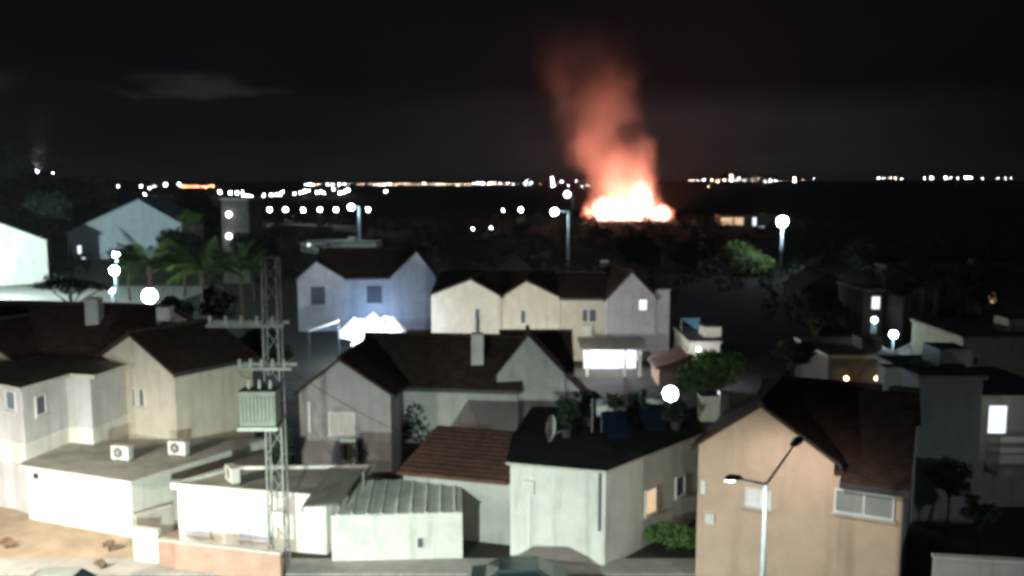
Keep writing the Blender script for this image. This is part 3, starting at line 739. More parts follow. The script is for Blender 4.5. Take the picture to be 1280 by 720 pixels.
post_lamp(143, 338, 112, 'flat oval lamp left of the palms, lower of two', 1800, (.6, .85, 1), E_LAMPB, r=.5, pole_r=.05, name='yard_lamp')
post_lamp(140, 363, 96, 'tiny low lamp near the globe lamp beside the palms', 150, (.6, .85, 1), E_LAMPB, r=.2, pole_r=.05, name='yard_lamp')
post_lamp(198, 250, 205, 'thin white lit post above the wide bluish gable', 800, W_, E_FARW, r=.45, pole_r=.3)
post_lamp(651, 262, 330, 'lone bright round lamp in the dark left of the fire', 100, W_, E_FARW, r=.6, pole_r=.08, pole_mat=DARKM)
for px, py in ((629, 263), (591, 286), (614, 285)):
    post_lamp(px, py, 290, 'faint tiny lamp in the dark field left of the fire', 20, W_, E_FARW, r=.22, pole_r=.07, pole_mat=DARKM, group='faint lamps in the dark field')
for k, (px, py) in enumerate(((322, 264), (337, 262), (357, 262), (379, 262.5), (400, 262), (420, 262), (460, 262))):
    post_lamp(px, py, 275, 'round white street lamp in the evenly spaced row across the dark middle distance', 60, W_, E_FARW, r=.5, pole_r=.05, pole_mat=DARKM, group='evenly spaced row of street lamps')
# unseen, past the left edge: the lamp that floodlights the gable at the left edge
post_lamp(-70, 318, 124, 'street lamp lighting the bright gable at the left edge', 45000, (.74, .96, .93), E_LAMP, r=.3)
sheet('pale_ground_sheet', -92, -47, 96, 146, -.2, .02, PAVE)  # pale paving added so the floodlit ground turns white

def double_lamp(base, h, arms, label, power, col, lit=True):
    x, y = base; t = thing('double_street_lamp', (x, y, .13), label, 'street lamp', 'double-headed street lamps')
    MB().tube((x, y, .13), (x, y, h), .11, .075, n=12).build('pole', PALEM, t, smooth=True)
    MB().tube((x, y, .13), (x, y, 1.1), .15, .14, n=12).build('pole_base', PALEM, t, smooth=True)
    for (ax, ay, az_) in arms:
        MB().tube((x, y, h - .05), (ax, ay, az_), .05, .04, n=8).build('arm', PALEM, t)
        d = Vector((ax - x, ay - y, 0)).normalized(); s_ = Vector((-d.y, d.x, 0))
        hd = MB(); L0, L1 = Vector((ax, ay, az_)) - d * .15, Vector((ax, ay, az_)) + d * .75
        prof = [(0, .09), (.25, .17), (.6, .19), (.85, .13), (1, .05)]
        rings = []
        for (k, wv) in prof:
            c = L0.lerp(L1, k) + Vector((0, 0, .12 * k)); rings.append([c - s_ * wv, c - s_ * wv * .6 + Vector((0, 0, wv * .7)), c + s_ * wv * .6 + Vector((0, 0, wv * .7)), c + s_ * wv])
        for a, b in zip(rings, rings[1:]):
            for i in range(3): hd.face([a[i], a[i + 1], b[i + 1], b[i]])
            hd.face([a[3], a[0], b[0], b[3]])
        hd.face(rings[0]); hd.face(list(reversed(rings[-1])))
        ho = hd.build('lamp_head', DARKM, t)
        c = L0.lerp(L1, .55); le = MB()
        le.hexa([c + d * a + s_ * b + Vector((0, 0, zz)) for zz in (.035, .06) for a, b in ((-.25, -.12), (.25, -.12), (.25, .12), (-.25, .12))])
        le.build('lens', E_LAMP, ho)
        point_light('lamp_light', c + Vector((0, 0, -.15)), power, col, t, .2, spot=(172, (R(14), 0, 0)))
    return t
double_lamp((8.65, 30), 6.75, [(10.15, 31.9, 7.5), (7.35, 28.7, 7.35)], 'pale steel double-headed street lamp in front of the peach house', 520, (1, .93, .85))
double_lamp((-23.5, 30), 6.75, [(-22.2, 31.9, 7.5), (-24.8, 28.7, 7.35)], 'double-headed street lamp beyond the lower left corner', 8800, (1, .92, .78))
# lamps on the near pavement, below the picture
for k, (x_, pw, col) in enumerate(((-34, 11000, (.84, .90, 1)), (-8.5, 21500, (.83, 1, .91)), (24, 1300, (.9, .95, 1)))):
    t = thing('near_street_lamp', (x_, 18.6, .12), ('street lamp on the near pavement below the low cream house', 'street lamp on the near pavement below the white shed', 'street lamp on the near pavement below the peach house')[k], 'street lamp', 'street lamps on the near pavement')
    MB().tube((x_, 18.6, .12), (x_, 18.6, 5.6), .09, .07, n=10).build('pole', PALEM, t, smooth=True)
    MB().tube((x_, 18.6, 5.55), (x_, 20.0, 5.9), .05, .04, n=8).build('arm', PALEM, t)
    MB().box(x_ - .15, x_ + .15, 19.8, 20.6, 5.86, 6.0).build('lamp_head', DARKM, t)
    MB().box(x_ - .12, x_ + .12, 19.95, 20.5, 5.82, 5.856).build('lens', E_LAMP, t)
    point_light('lamp_light', (x_, 20.2, 5.65), pw, col, t, 1.25, spot=(178, (R(28), 0, 0)))
# lamps in the lane behind the terrace houses (hidden by roofs in the photograph)
for k, (x_, y_, z_, pw, col) in enumerate(((-6, 73, 3.6, 2600, (.98, .99, .90)), (1.6, 73, 3.4, 2800, (1, .97, .90)), (15.6, 75, 2.8, 700, (.92, .93, 1)))):
    t = thing('lane_lamp', (x_, y_, 0), ('lane lamp behind the grey gabled house roof', 'lane lamp behind the greenish gable', 'lane lamp right of the carport')[k], 'street lamp', 'lane lamps')
    MB().tube((x_, y_, 0), (x_, y_, z_), .07, .05, n=8).build('pole', DARKM, t); MB().ball((x_, y_, z_ + .15), .16, 10, 6).build('lamp_head', E_LAMP, t, smooth=True)
    point_light('lamp_light', (x_, y_ + .2, z_ + .15), pw, col, t, .2)

# ================================================================== LATTICE MAST WITH TRANSFORMER
base = G(350, 713, 0); bx_, by_ = base.x, base.y; mast_h = zat(base, 322)
t = thing('lattice_mast', (bx_, by_, 0), 'steel lattice power mast with crossarms in front of the low white house', 'pylon')
w0, w1 = .36, .30; nseg = 13
cs = [(-1, -1), (1, -1), (1, 1), (-1, 1)]
def cor(k, f): 
    w = w0 + (w1 - w0) * f; return Vector((bx_ + cs[k][0] * w, by_ + cs[k][1] * w, mast_h * f))
for k in range(4): MB().tube(cor(k, 0), cor(k, 1), .055, .045, n=4).build('leg', METAL, t)
for i in range(nseg):
    f0, f1 = i / nseg, (i + 1) / nseg
    for k in range(4):
        a, b = (k, (k + 1) % 4) if i % 2 else ((k + 1) % 4, k)
        MB().tube(cor(a, f0), cor(b, f1), .025, n=4).build('brace', METAL, t)
for k in range(4): MB().tube(cor(k, 1), cor((k + 1) % 4, 1), .03, n=4).build('brace', METAL, t)
for (py, xl, xr) in ((405, 262, 358), (458, 300, 368)):
    f_ = zat(base, py); L, Rr_ = at(xl, py, by_), at(xr, py, by_)
    for dy in (-.5, .5): MB().box(L.x, Rr_.x, by_ + dy - .05, by_ + dy + .05, f_ - .07, f_ + .07).build('crossarm', METAL, t)
    for k in range(5):
        xx = L.x + (Rr_.x - L.x) * (k + .3) / 5
        ins = MB()
        for j in range(3): ins.tube((xx, by_ - .5, f_ + .08 + j * .12), (xx, by_ - .5, f_ + .18 + j * .12), .09, .05, n=8)
        ins.build('insulator', CASE, t)
p = at(348, 648, by_ - .6); MB().box(p.x - .22, p.x + .22, by_ - .72, by_ - .52, p.z - .32, p.z + .32).build('switch_box', CASE, t)
# transformer on the mast
a, b = at(302, 487, by_ - .75), at(353, 531, by_ - .75)
t = thing('transformer', (a.x, by_, b.z), 'pale green pole transformer hung on the lattice mast', 'transformer')
y0, y1 = by_ - 1.55, by_ - .56
MB().box(a.x + .1, b.x - .1, y0 + .1, y1, b.z + .12, a.z).build('tank', GREENM, t)
for k in range(9):
    xx = a.x + .2 + (b.x - a.x - .4) * k / 8
    MB().box(xx - .03, xx + .03, y0, y0 + .098, b.z + .3, a.z - .15).build('cooling_fin', GREENM, t)
MB().box(a.x, b.x, y0 - .02, y1 + .06, b.z - .05, b.z + .1).build('platform', CASE, t)
MB().box(a.x + .05, b.x - .05, y0 + .05, y1, a.z + .004, a.z + .08).build('lid', GREENM, t)
for k in range(3):
    xx = a.x + .4 + k * .45; MB().tube((xx, by_ - 1.1, a.z + .08), (xx, by_ - 1.1, a.z + .5), .08, .04, n=8).build('bushing', CASE, t)

# ================================================================== AIR CONDITIONERS AND ROOF CLUTTER
def ac_unit(px, py, z, rot, label, s=1.0):
    c = G(px, py, z); f = Fr(c, rot); t = thing('air_conditioner', (c.x, c.y, z), label, 'air conditioner', 'rooftop air conditioners')
    f.box(MB(), -.5 * s, .5 * s, 0, .38 * s, z + .1, z + .8 * s).build('casing', CASE, t)
    m = MB(); n = 14; cc = f.P(-.1 * s, -.012, z + .45 * s)
    ring = [cc + f.u * (.27 * s * math.cos(2 * math.pi * i / n)) + Vector((0, 0, .27 * s * math.sin(2 * math.pi * i / n))) for i in range(n)]
    m.face(ring); gr = m.build('fan_grille', DARKM, t)
    for k in range(3):
        a = k * math.pi / 3; d = f.u * math.cos(a) + Vector((0, 0, math.sin(a)))
        MB().tube(cc - f.v * .02 - d * .26 * s, cc - f.v * .02 + d * .26 * s, .015, n=4).build('grille_bar', CASE, gr)
    for u in (-.4, .4): f.box(MB(), (u - .05) * s, (u + .05) * s, .02, .36 * s, z, z + .097).build('foot', METAL, t)
    return t
ac_unit(150, 577, 2.9, R(-14), 'left air conditioner on the overhanging flat roof slab')
ac_unit(221, 571, 2.9, R(-14), 'air conditioner beside the cream house on the flat roof slab')
ac_unit(286, 604, 2.7, R(-55), 'air conditioner on the white flat roof near the lattice mast')
def wall_box(px0, py0, px1, py1, Y, name, label, cat, mt):
    a, b = at(px0, py0, Y), at(px1, py1, Y); t = thing(name, (a.x, Y, b.z), label, cat)
    MB().box(a.x, b.x, Y, Y + .4, b.z, a.z).build('casing', mt, t)
    for k in range(4): 
        zz = b.z + (a.z - b.z) * (.2 + .18 * k); MB().box(a.x + .06, b.x - .06, Y - .02, Y - .003, zz, zz + .03).build('louvre', SHUT, t)
    return t
# pale boxes at the back of the roof terrace
c = G(888, 527, 4.5); t = thing('water_tank', (c.x, c.y, 4.5), 'pale yellowish box tank on the back corner of the roof terrace', 'tank')
zz = zat(c, 497); MB().box(c.x - .5, c.x + .45, c.y, c.y + .9, 4.5, zz).build('tank_body', CREAM, t); MB().box(c.x - .56, c.x + .5, c.y - .06, c.y + .96, zz + .003, zz + .07).build('lid', CASE, t)
c = G(905, 521, 4.4); t = thing('utility_cabinet', (c.x, c.y, 0), 'tall white cabinet right of the pale box tank', 'cabinet')
zz = zat(c, 490); MB().box(c.x - .25, c.x + .3, c.y, c.y + .5, 0, zz).build('cabinet_body', CASE, t); MB().box(c.x - .2, c.x + .25, c.y - .02, c.y - .003, zz - .9, zz - .1).build('door', FRAME, t)
# satellite dish
c = G(687, 552, 4.5); t = thing('satellite_dish', (c.x, c.y, 4.5), 'pale oval satellite dish on the roof terrace beside the greenish gable', 'satellite dish')
MB().tube((c.x, c.y, 4.5), (c.x, c.y, 5.05), .035, n=6).build('mast', METAL, t)
m = MB(); n = 16; f = Fr((c.x, c.y), R(60)); ctr = f.P(0, .1, 5.2)
for i in range(n):
    a, b = 2 * math.pi * i / n, 2 * math.pi * (i + 1) / n
    q = lambda t_, r_, dp: f.P(r_ * math.cos(t_), dp, 5.2 + 1.25 * r_ * math.sin(t_))
    m.face([ctr, q(a, .28, .06), q(b, .28, .06)]); m.face([q(a, .28, .06), q(a, .5, -.08), q(b, .5, -.08), q(b, .28, .06)])
m.build('reflector', CASE, t, smooth=True); MB().tube(f.P(0, -.05, 4.75), f.P(0, -.6, 5.1), .02, n=5).build('feed_arm', METAL, t)
# solar water heaters on the terrace
def solar_heater(px, py, label, rot):
    c = G(px, py, 4.5); f = Fr(c, rot); t = thing('solar_water_heater', (c.x, c.y, 4.5), label, 'water heater', 'solar water heaters')
    m = MB(); m.hexa([f.P(-.6, 0, 4.6), f.P(.6, 0, 4.6), f.P(.6, 1.4, 5.5), f.P(-.6, 1.4, 5.5), f.P(-.6, -.05, 4.68), f.P(.6, -.05, 4.68), f.P(.6, 1.35, 5.58), f.P(-.6, 1.35, 5.58)]); m.build('panel', SOLAR, t)
    MB().tube(f.P(-.7, 1.7, 5.6), f.P(.7, 1.7, 5.6), .27, n=14).build('tank', CASE, t, smooth=True)
    for u in (-.5, .5): MB().tube(f.P(u, 1.5, 4.5), f.P(u, 1.6, 5.4), .03, n=5).build('stand', METAL, t)
    return t
solar_heater(775, 550, 'solar water heater nearest the terrace front edge', R(10)); solar_heater(815, 540, 'solar water heater right of the other on the roof terrace', R(-5))
# laundry line
a, b = G(740, 540, 4.5), G(800, 528, 4.5); t = thing('laundry_rack', (a.x, a.y, 4.5), 'laundry line with dim cloths on the roof terrace', 'laundry line')
for q in (a, b): MB().tube((q.x, q.y, 4.5), (q.x, q.y, 6.2), .03, n=6).build('post', METAL, t)
MB().tube((a.x, a.y, 6.1), (b.x, b.y, 6.1), .012, n=4).build('line', METAL, t)
for k in range(4):
    q0, q1 = a.lerp(b, .08 + k * .23), a.lerp(b, .24 + k * .23); m = MB()
    hz = 6.1 - random.uniform(.6, 1.0)
    m.hexa([(q0.x, q0.y - .06, hz), (q1.x, q1.y + .04, hz), (q1.x, q1.y + .07, hz), (q0.x, q0.y - .03, hz), (q0.x, q0.y, 6.12), (q1.x, q1.y, 6.12), (q1.x, q1.y + .03, 6.12), (q0.x, q0.y + .03, 6.12)])
    m.build('cloth', [BLUEW, GREYW, CLOTH, BLUEC][k], t)

# ================================================================== SMALL WALL FITTINGS AND CABLES
def fitting(par, F, face, px0, py0, px1, py1, name, mt, dep=.12):
    a0, z1 = F.hit(face, px0, py0); a1, z0 = F.hit(face, px1, py1); a0, a1 = min(a0, a1), max(a0, a1)
    if face[0] == 'v': F.box(MB(), a0, a1, face[1] - dep, face[1] - .004, z0, z1).build(name, mt, par)
for hh, f_, items in DETAILS:
    for it in items: fitting(hh, f_, ('v', it[0]), *it[1:])
def cable(a, b, sag, label, n=14):
    a, b = Vector(a), Vector(b); m = MB(); prev = a
    for i in range(1, n + 1):
        f = i / n; p = a.lerp(b, f); p.z -= sag * 4 * f * (1 - f); m.tube(prev, p, .014, n=4, caps=False); prev = p
    tag(m.build('overhead_cable', RUB, loc=a), label, 'cable', 'service cables from the mast')
mz = zat(base, 458)
e1 = G(297, 462, 6.4); e3 = G(372, 492, 4.7); e5 = G(640, 582, 4.35)
cable((bx_ - .5, by_, mz), e1, .5, 'overhead cable from the mast to the cream house')
cable((bx_, by_ + .4, mz), e3, .3, 'overhead cable from the mast to the middle grey house')
cable((bx_ + .5, by_, mz), e5, .7, 'overhead cable from the mast to the white terrace house')

# ================================================================== CARS
def car(c, rot, paint, label):
    x, y = c; f = Fr((x, y), rot); t = thing('parked_car', (x, y, .01), label, 'car', 'parked cars')
    prof = [(-2.1, .45), (-2.12, .75), (-1.95, .92), (-1.35, .98), (-.75, 1.42), (.75, 1.45), (1.45, 1.0), (1.95, .85), (2.1, .6), (2.08, .38)]
    def sec(wl, wh): return [[f.P(u, s * (wl if zz < 1.05 else wh), zz) for u, zz in prof] for s in (-1, 1)]
    A_, B_2 = sec(.86, .68); m = MB(); m.face(A_); m.face(list(reversed(B_2))); n = len(prof)
    for i in range(n): m.face([A_[i], A_[(i + 1) % n], B_2[(i + 1) % n], B_2[i]])
    m.build('body', paint, t)
    for s in (-1, 1):
        q = MB(); pts_ = [(-1.2, 1.03), (-.72, 1.36), (.7, 1.39), (1.25, 1.05)]
        q.face([f.P(u, s * (.872 if zz < 1.1 else .70), zz) for u, zz in (pts_ if s < 0 else list(reversed(pts_)))]); q.build('side_window', GLASS, t)
        for u in (-1.3, 1.3):
            wb = MB().tube(f.P(u, s * .88, .32), f.P(u, s * .68, .32), .31, n=16).build('wheel', RUB, t); MB().tube(f.P(u, s * .895, .32), f.P(u, s * .881, .32), .19, n=12).build('rim', METAL, wb)
    for u0, z0, u1, z1 in ((.80, 1.43, 1.42, 1.03), (-.80, 1.40, -1.3, 1.02)):
        q = MB(); q.face([f.P(u0, -.62, z0 + .015), f.P(u0, .62, z0 + .015), f.P(u1, .74, z1 + .02), f.P(u1, -.74, z1 + .02)]); q.build('windscreen', GLASS, t)
    return t
p = at(648, 704, 37.0); car((p.x, 35.7), R(0), TEALC, 'teal car roof just showing at the bottom centre')
p = at(94, 716, 36.2); car((p.x, 34.6), R(180), GREYC, 'dark grey car roof just showing at the lower left')

# ================================================================== TREES
def leaf_mesh(m, c, rad, n, size, seed):
    rnd = random.Random(seed)
    for _ in range(n):
        while True:
            d = Vector((rnd.uniform(-1, 1), rnd.uniform(-1, 1), rnd.uniform(-1, 1)))
            if .15 < d.length < 1: break
        d = d * (.55 + .45 * rnd.random()) / max(.6, d.length) if rnd.random() < .6 else d
        p = Vector((c[0] + d.x * rad[0], c[1] + d.y * rad[1], c[2] + d.z * rad[2]))
        a = Vector((rnd.uniform(-1, 1), rnd.uniform(-1, 1), rnd.uniform(-.7, .7))).normalized(); b = a.orthogonal().normalized()
        s = size * rnd.uniform(.6, 1.3)
        m.face([p - a * s, p - b * s * .45, p + a * s, p + b * s * .45])
def tree(x, y, h, crown, n, label, leaf=LEAF, size=.22, seed=1, name='leafy_tree', cat='tree', group=None, trunk_r=.16):
    """crown: ellipsoid clumps (dx, dy, z, rx, ry, rz) over the base"""
    gz = ground_h(x, y); rnd = random.Random(seed); t = thing(name, (x, y, gz), label, cat, group)
    tm = MB(); bend = Vector((rnd.uniform(-.3, .3), rnd.uniform(-.3, .3), 0)); mid = Vector((x, y, gz + h * .5)) + bend; top = Vector((x, y, gz + h)) + bend * .5
    tm.tube((x, y, gz), mid, trunk_r * 1.2, trunk_r * .85, n=8); tm.tube(mid, top, trunk_r * .85, trunk_r * .5, n=8)
    for c in crown: tm.tube(mid.lerp(top, .5), (x + c[0], y + c[1], gz + c[2]), trunk_r * .5, trunk_r * .15, n=5)
    tm.build('trunk', BARK, t)
    m = MB(); vol = sum(c[3] * c[4] * c[5] for c in crown)
    for i, c in enumerate(crown): leaf_mesh(m, (x + c[0], y + c[1], gz + c[2]), c[3:], max(40, int(n * c[3] * c[4] * c[5] / vol)), size, seed * 31 + i)
    m.build('crown', leaf, t); return t
def clumps(seed, r, z, k=7, flat_=.7):
    rnd = random.Random(seed); out = []
    for i in range(k):
        a = 2 * math.pi * i / k + rnd.uniform(-.3, .3); q = r * rnd.uniform(.3, .62)
        out.append((q * math.cos(a), q * math.sin(a), z + rnd.uniform(-.4, .5) * r * flat_, r * rnd.uniform(.35, .6), r * rnd.uniform(.35, .6), r * rnd.uniform(.3, .5) * flat_))
    return out + [(0, 0, z + .1 * r, r * .5, r * .5, r * .45 * flat_)]
def ptree(px, py, Y, rpx, label, n=1800, leaf=LEAF, seed=1, size=.22, flat_=.8, name='leafy_tree', cat='tree', group=None):
    c = at(px, py, Y); r = rpx * Y / FPX; gz = ground_h(c.x, Y)
    return tree(c.x, Y, max(.5, c.z - gz - r * .3), clumps(seed, r, c.z - gz, 7, flat_), n, label, leaf, size, seed, name, cat, group, max(.06, r * .06))
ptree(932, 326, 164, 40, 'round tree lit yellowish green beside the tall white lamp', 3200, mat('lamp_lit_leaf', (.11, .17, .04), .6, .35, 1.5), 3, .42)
ptree(886, 468, 64, 52, 'leafy green tree right of the bright round lamp behind the terrace', 4200, LEAFB, 4, .2)
ptree(1178, 440, 74, 36, 'dark green tree right of the bright yard wall', 2000, LEAF, 5, .22)
ptree(842, 676, 40.5, 40, 'low green bush in the passage beside the white terrace house', 1500, LEAFB, 6, .12, name='bush', cat='bush')
ptree(352, 560, 47, 22, 'dark slim tree behind the lattice mast', 1500, LEAFD, 7, .14, 2.4)
ptree(330, 430, 62, 34, 'dark tree behind the mast crossarms', 1800, LEAFD, 8, .2, 1.1)
ptree(258, 430, 63, 30, 'dark tree behind the cream house roof', 1500, LEAFD, 9, .2)
ptree(595, 575, 47.2, 8, 'small bush at the end of the brown lean-to roof', 300, LEAF, 21, .09, name='bush', cat='bush')
ptree(694, 470, 60, 12, 'small shrub against the right edge of the greenish gable', 500, LEAF, 22, .1, name='bush', cat='bush')
ptree(1185, 600, 42, 36, 'dark shrub in front of the slatted balcony house', 1500, LEAFD, 23, .14, name='shrub', cat='shrub')
ptree(1225, 640, 39, 24, 'small dim shrub above the garden wall at the lower right', 900, LEAF, 24, .12, name='shrub', cat='shrub')
ptree(990, 445, 62, 30, 'dark tree crown behind the peach house ridge', 1500, LEAFD, 25, .2)
ptree(240, 275, 160, 20, 'pale lit tree top right of the wide bluish gable', 900, LEAFB, 10, .35)
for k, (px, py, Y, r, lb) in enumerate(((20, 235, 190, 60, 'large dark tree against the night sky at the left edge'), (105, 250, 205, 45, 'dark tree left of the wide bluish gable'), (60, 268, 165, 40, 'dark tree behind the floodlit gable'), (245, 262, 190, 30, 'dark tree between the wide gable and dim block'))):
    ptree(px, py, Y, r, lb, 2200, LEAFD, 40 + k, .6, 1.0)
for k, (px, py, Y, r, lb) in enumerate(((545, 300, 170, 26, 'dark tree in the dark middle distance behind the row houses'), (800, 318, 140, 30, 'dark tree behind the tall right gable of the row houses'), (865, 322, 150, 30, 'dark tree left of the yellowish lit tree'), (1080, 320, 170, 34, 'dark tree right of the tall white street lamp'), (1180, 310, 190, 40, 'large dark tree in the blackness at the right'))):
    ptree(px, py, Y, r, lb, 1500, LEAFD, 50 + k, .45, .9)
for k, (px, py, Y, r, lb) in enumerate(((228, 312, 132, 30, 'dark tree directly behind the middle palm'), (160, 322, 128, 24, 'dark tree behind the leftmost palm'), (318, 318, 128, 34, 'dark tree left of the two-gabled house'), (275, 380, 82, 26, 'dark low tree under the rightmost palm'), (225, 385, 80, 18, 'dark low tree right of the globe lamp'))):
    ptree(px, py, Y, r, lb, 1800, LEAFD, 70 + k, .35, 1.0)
for k, (px, py, r, lb) in enumerate(((708, 528, 20, 'potted shrub next to the satellite dish on the terrace'), (735, 512, 22, 'tall potted shrub at the back of the roof terrace'), (765, 520, 20, 'dark potted shrub behind the front solar heater'), (800, 512, 18, 'dark potted shrub by the laundry line'), (845, 520, 18, 'dark potted shrub below the bright round lamp'))):
    c = G(px, py + r * .9, 4.5); rr = r * c.y / FPX
    t = thing('potted_shrub', (c.x, c.y, 4.5), lb, 'potted plant', 'potted shrubs on the roof terrace')
    MB().tube((c.x, c.y, 4.5), (c.x, c.y, 4.95), .22, .3, n=12).build('pot', DARKM, t); m = MB()
    for i, cc in enumerate(clumps(80 + k, rr, 4.95 + rr * .9, 5, 1.2)): leaf_mesh(m, (c.x + cc[0], c.y + cc[1], cc[2]), cc[3:], 70, .13, 90 + k * 9 + i)
    m.build('foliage', LEAFD, t); MB().tube((c.x, c.y, 4.9), (c.x, c.y, 4.95 + rr), .04, .02, n=6).build('stem', BARK, t)
for px, py, r, lb in ((8, 677, 11, 'brown dry bush at the left edge of the sandy yard'), (136, 681, 10, 'brown dry bush in front of the low cream house'), (124, 704, 7, 'tiny brown bush near the bottom left of the yard')):
    ptree(px, py, G(px, py + 8, .05).y, r, lb, 260, mat('dry_leaf', (.26, .17, .11), .8, .3, 3), px, .09, .6, name='dry_bush', cat='bush')
ptree(522, 532, 54.5, 30, 'dark green tree against the side wall of the middle grey house', 1600, LEAFD, 31, .15, 1.5)
ptree(556, 520, 55.2, 18, 'slim dark green shrub under the eave of the long middle roof', 700, LEAFD, 32, .12, 2.0, name='shrub', cat='shrub')
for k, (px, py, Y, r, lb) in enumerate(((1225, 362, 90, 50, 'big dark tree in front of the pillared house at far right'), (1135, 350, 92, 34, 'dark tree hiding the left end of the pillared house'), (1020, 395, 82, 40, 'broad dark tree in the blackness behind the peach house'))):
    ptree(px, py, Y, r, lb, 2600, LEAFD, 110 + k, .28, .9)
# flat-crowned tree in front of the bright yard
c = at(88, 358, 88); 
tree(c.x, 88, c.z - .4, [(-2.4, 0, c.z + .1, 1.7, 1.2, .42), (-.6, .3, c.z + .3, 1.9, 1.3, .5), (1.6, -.2, c.z + .2, 1.8, 1.2, .5), (3.2, .2, c.z - .1, 1.1, .9, .4), (.4, -.8, c.z - .3, 1.6, 1.0, .35)], 1500, 'flat-crowned dark tree silhouetted against the bright yard', LEAFD, .16, 61, trunk_r=.2)
def palm(px, py, Y, L, label, seed):
    c = at(px, py, Y); rnd = random.Random(seed); t = thing('palm_tree', (c.x, Y, 0), label, 'palm tree', 'palm trees')
    tm = MB(); n = 7; prev = Vector((c.x + .4, Y, 0))
    for i in range(1, n + 1):
        f = i / n; q = Vector((c.x + .4 * (1 - f) ** 2, Y, c.z * f)); tm.tube(prev, q, .26 - .05 * f + .03, .24 - .05 * f, n=9); prev = q
    tm.build('trunk', BARK, t)
    # a few fronds' meshes shared by all
    meshes = []
    for v in range(3):
        m = MB(); segs = 12; droop = (.55, .9, 1.25)[v]; pts_ = []
        for i in range(segs + 1):
            f = i / segs; pts_.append(Vector((L * f * (1 - .15 * droop * f), 0, L * (.45 * f - droop * .62 * f * f))))
        for i in range(segs):
            m.tube(pts_[i], pts_[i + 1], .03 * (1 - i / segs) + .008, n=3, caps=False)
        for i in range(1, segs * 2):
            f = i / (segs * 2); k = min(segs - 1, int(f * segs)); p0 = pts_[k].lerp(pts_[k + 1], f * segs - k)
            ln = L * .22 * math.sin(math.pi * min(1, f * .9 + .12)) + .05
            for s in (-1, 1):
                tip = p0 + Vector((ln * .55, s * ln * .8, -ln * .45)); m.face([p0 + Vector((-.05, 0, 0)), tip, p0 + Vector((.13, 0, .01))])
        me = bpy.data.meshes.new('frond'); me.from_pydata(m.v, [], m.f); me.materials.append(LEAFB); meshes.append(me)
    for i in range(26):
        o = bpy.data.objects.new('frond', meshes[i % 3]); link(o); o.parent = t; o.location = (0, 0, c.z)
        o.rotation_euler = (rnd.uniform(-.15, .15), rnd.uniform(-.5, .25) - (.35 if i % 3 == 0 else 0), 2 * math.pi * i / 26 * 2.6 + rnd.uniform(-.2, .2))
    return t
palm(186, 330, 100, 5.6, 'leftmost palm tree behind the globe lamp', 1); palm(252, 338, 97, 6.0, 'middle palm tree with broad drooping fronds', 2); palm(300, 335, 104, 4.6, 'rightmost, smaller palm tree next to the mast top', 3)

# ================================================================== FAR LIGHTS, CHIMNEY, FAR BUILDINGS
def light_dot(mt, r_, kind):
    m = MB(); m.ball((0, 0, 0), 1.0, 8, 5, mi=0)
    me = bpy.data.meshes.new('far_lamp_' + kind); me.from_pydata(m.v, [], m.f); me.materials.append(mt); me.polygons.foreach_set('use_smooth', [True] * len(m.f)); return me
DOT = {'w': light_dot(E_FARW, 1, 'white'), 'y': light_dot(E_FARY, 1, 'warm'), 'r': light_dot(E_FARR, 1, 'red')}
def far_lamp(px, py, Y, r, kind, label, group):
    c = at(px, py, Y); o = bpy.data.objects.new('far_lamp', DOT[kind]); link(o); o.location = c; o.scale = (r, r, r); tag(o, label, 'lamp', group)
LB = {'w': 'tiny white lamp in the long line of city lights on the horizon', 'y': 'tiny warm yellow lamp in the long line of city lights on the horizon', 'r': 'tiny orange-red lamp in the glowing streak on the left horizon'}
hz = [(382, 231), (387, 230.5), (392, 231), (409, 230.5), (415, 231), (424, 230.5), (431, 230.5), (469, 230.5), (474, 231), (480, 231), (487, 230), (495, 231), (507, 230.5), (513, 230), (530, 229.5), (547, 230), (554, 230.5), (572, 231), (582, 230), (592, 229.5), (597, 229), (603, 229), (612, 229.5), (617, 229), (625, 229.5), (635, 229), (642, 230), (657, 230), (659, 226), (664, 229), (690, 223), (691, 227), (691, 232), (702, 227), (711, 232), (720, 226), (728, 233), (735, 232),
      (864, 225), (872, 225.5), (880, 225), (890, 225), (885, 233), (897, 227), (906, 225), (914, 220), (914, 225), (921, 226), (924, 223), (930, 226), (948, 223), (957, 226.5), (963, 226), (970, 225.5), (993, 223), (993, 226.5), (1017, 223), (1098, 222.5), (1104, 222.5), (1113, 222), (1119, 223), (1127, 223), (1156, 222.5), (1165, 222.5), (1182, 222), (1188, 222.5), (1197, 222.5), (1207, 222), (1213, 222), (1228, 223), (1247, 223), (1257, 223), (1264, 223)]
rnd = random.Random(5)
bright = {530, 597, 603, 612, 690, 691, 993, 1207, 1213, 1165, 1182, 487, 424, 387, 914}
for px, py in hz:
    k = 'y' if (445 < px < 620 and rnd.random() < .55) or (850 < px < 1130 and rnd.random() < .5) else 'w'
    zone = 'left part of the city lights' if px < 520 else 'city lights midway to the fire' if px < 640 else 'city lights just left of the fire' if px < 760 else 'city lights right of the fire' if px < 1040 else 'city lights at far right'
    LBk = ('bright' if px in bright else 'small') + (' white' if k == 'w' else ' warm yellow') + ' horizon lamp in the ' + zone
    far_lamp(px, py, 2200, 1.5 if px in bright else rnd.uniform(.6, 1.0), k, LBk, 'city lights along the horizon')
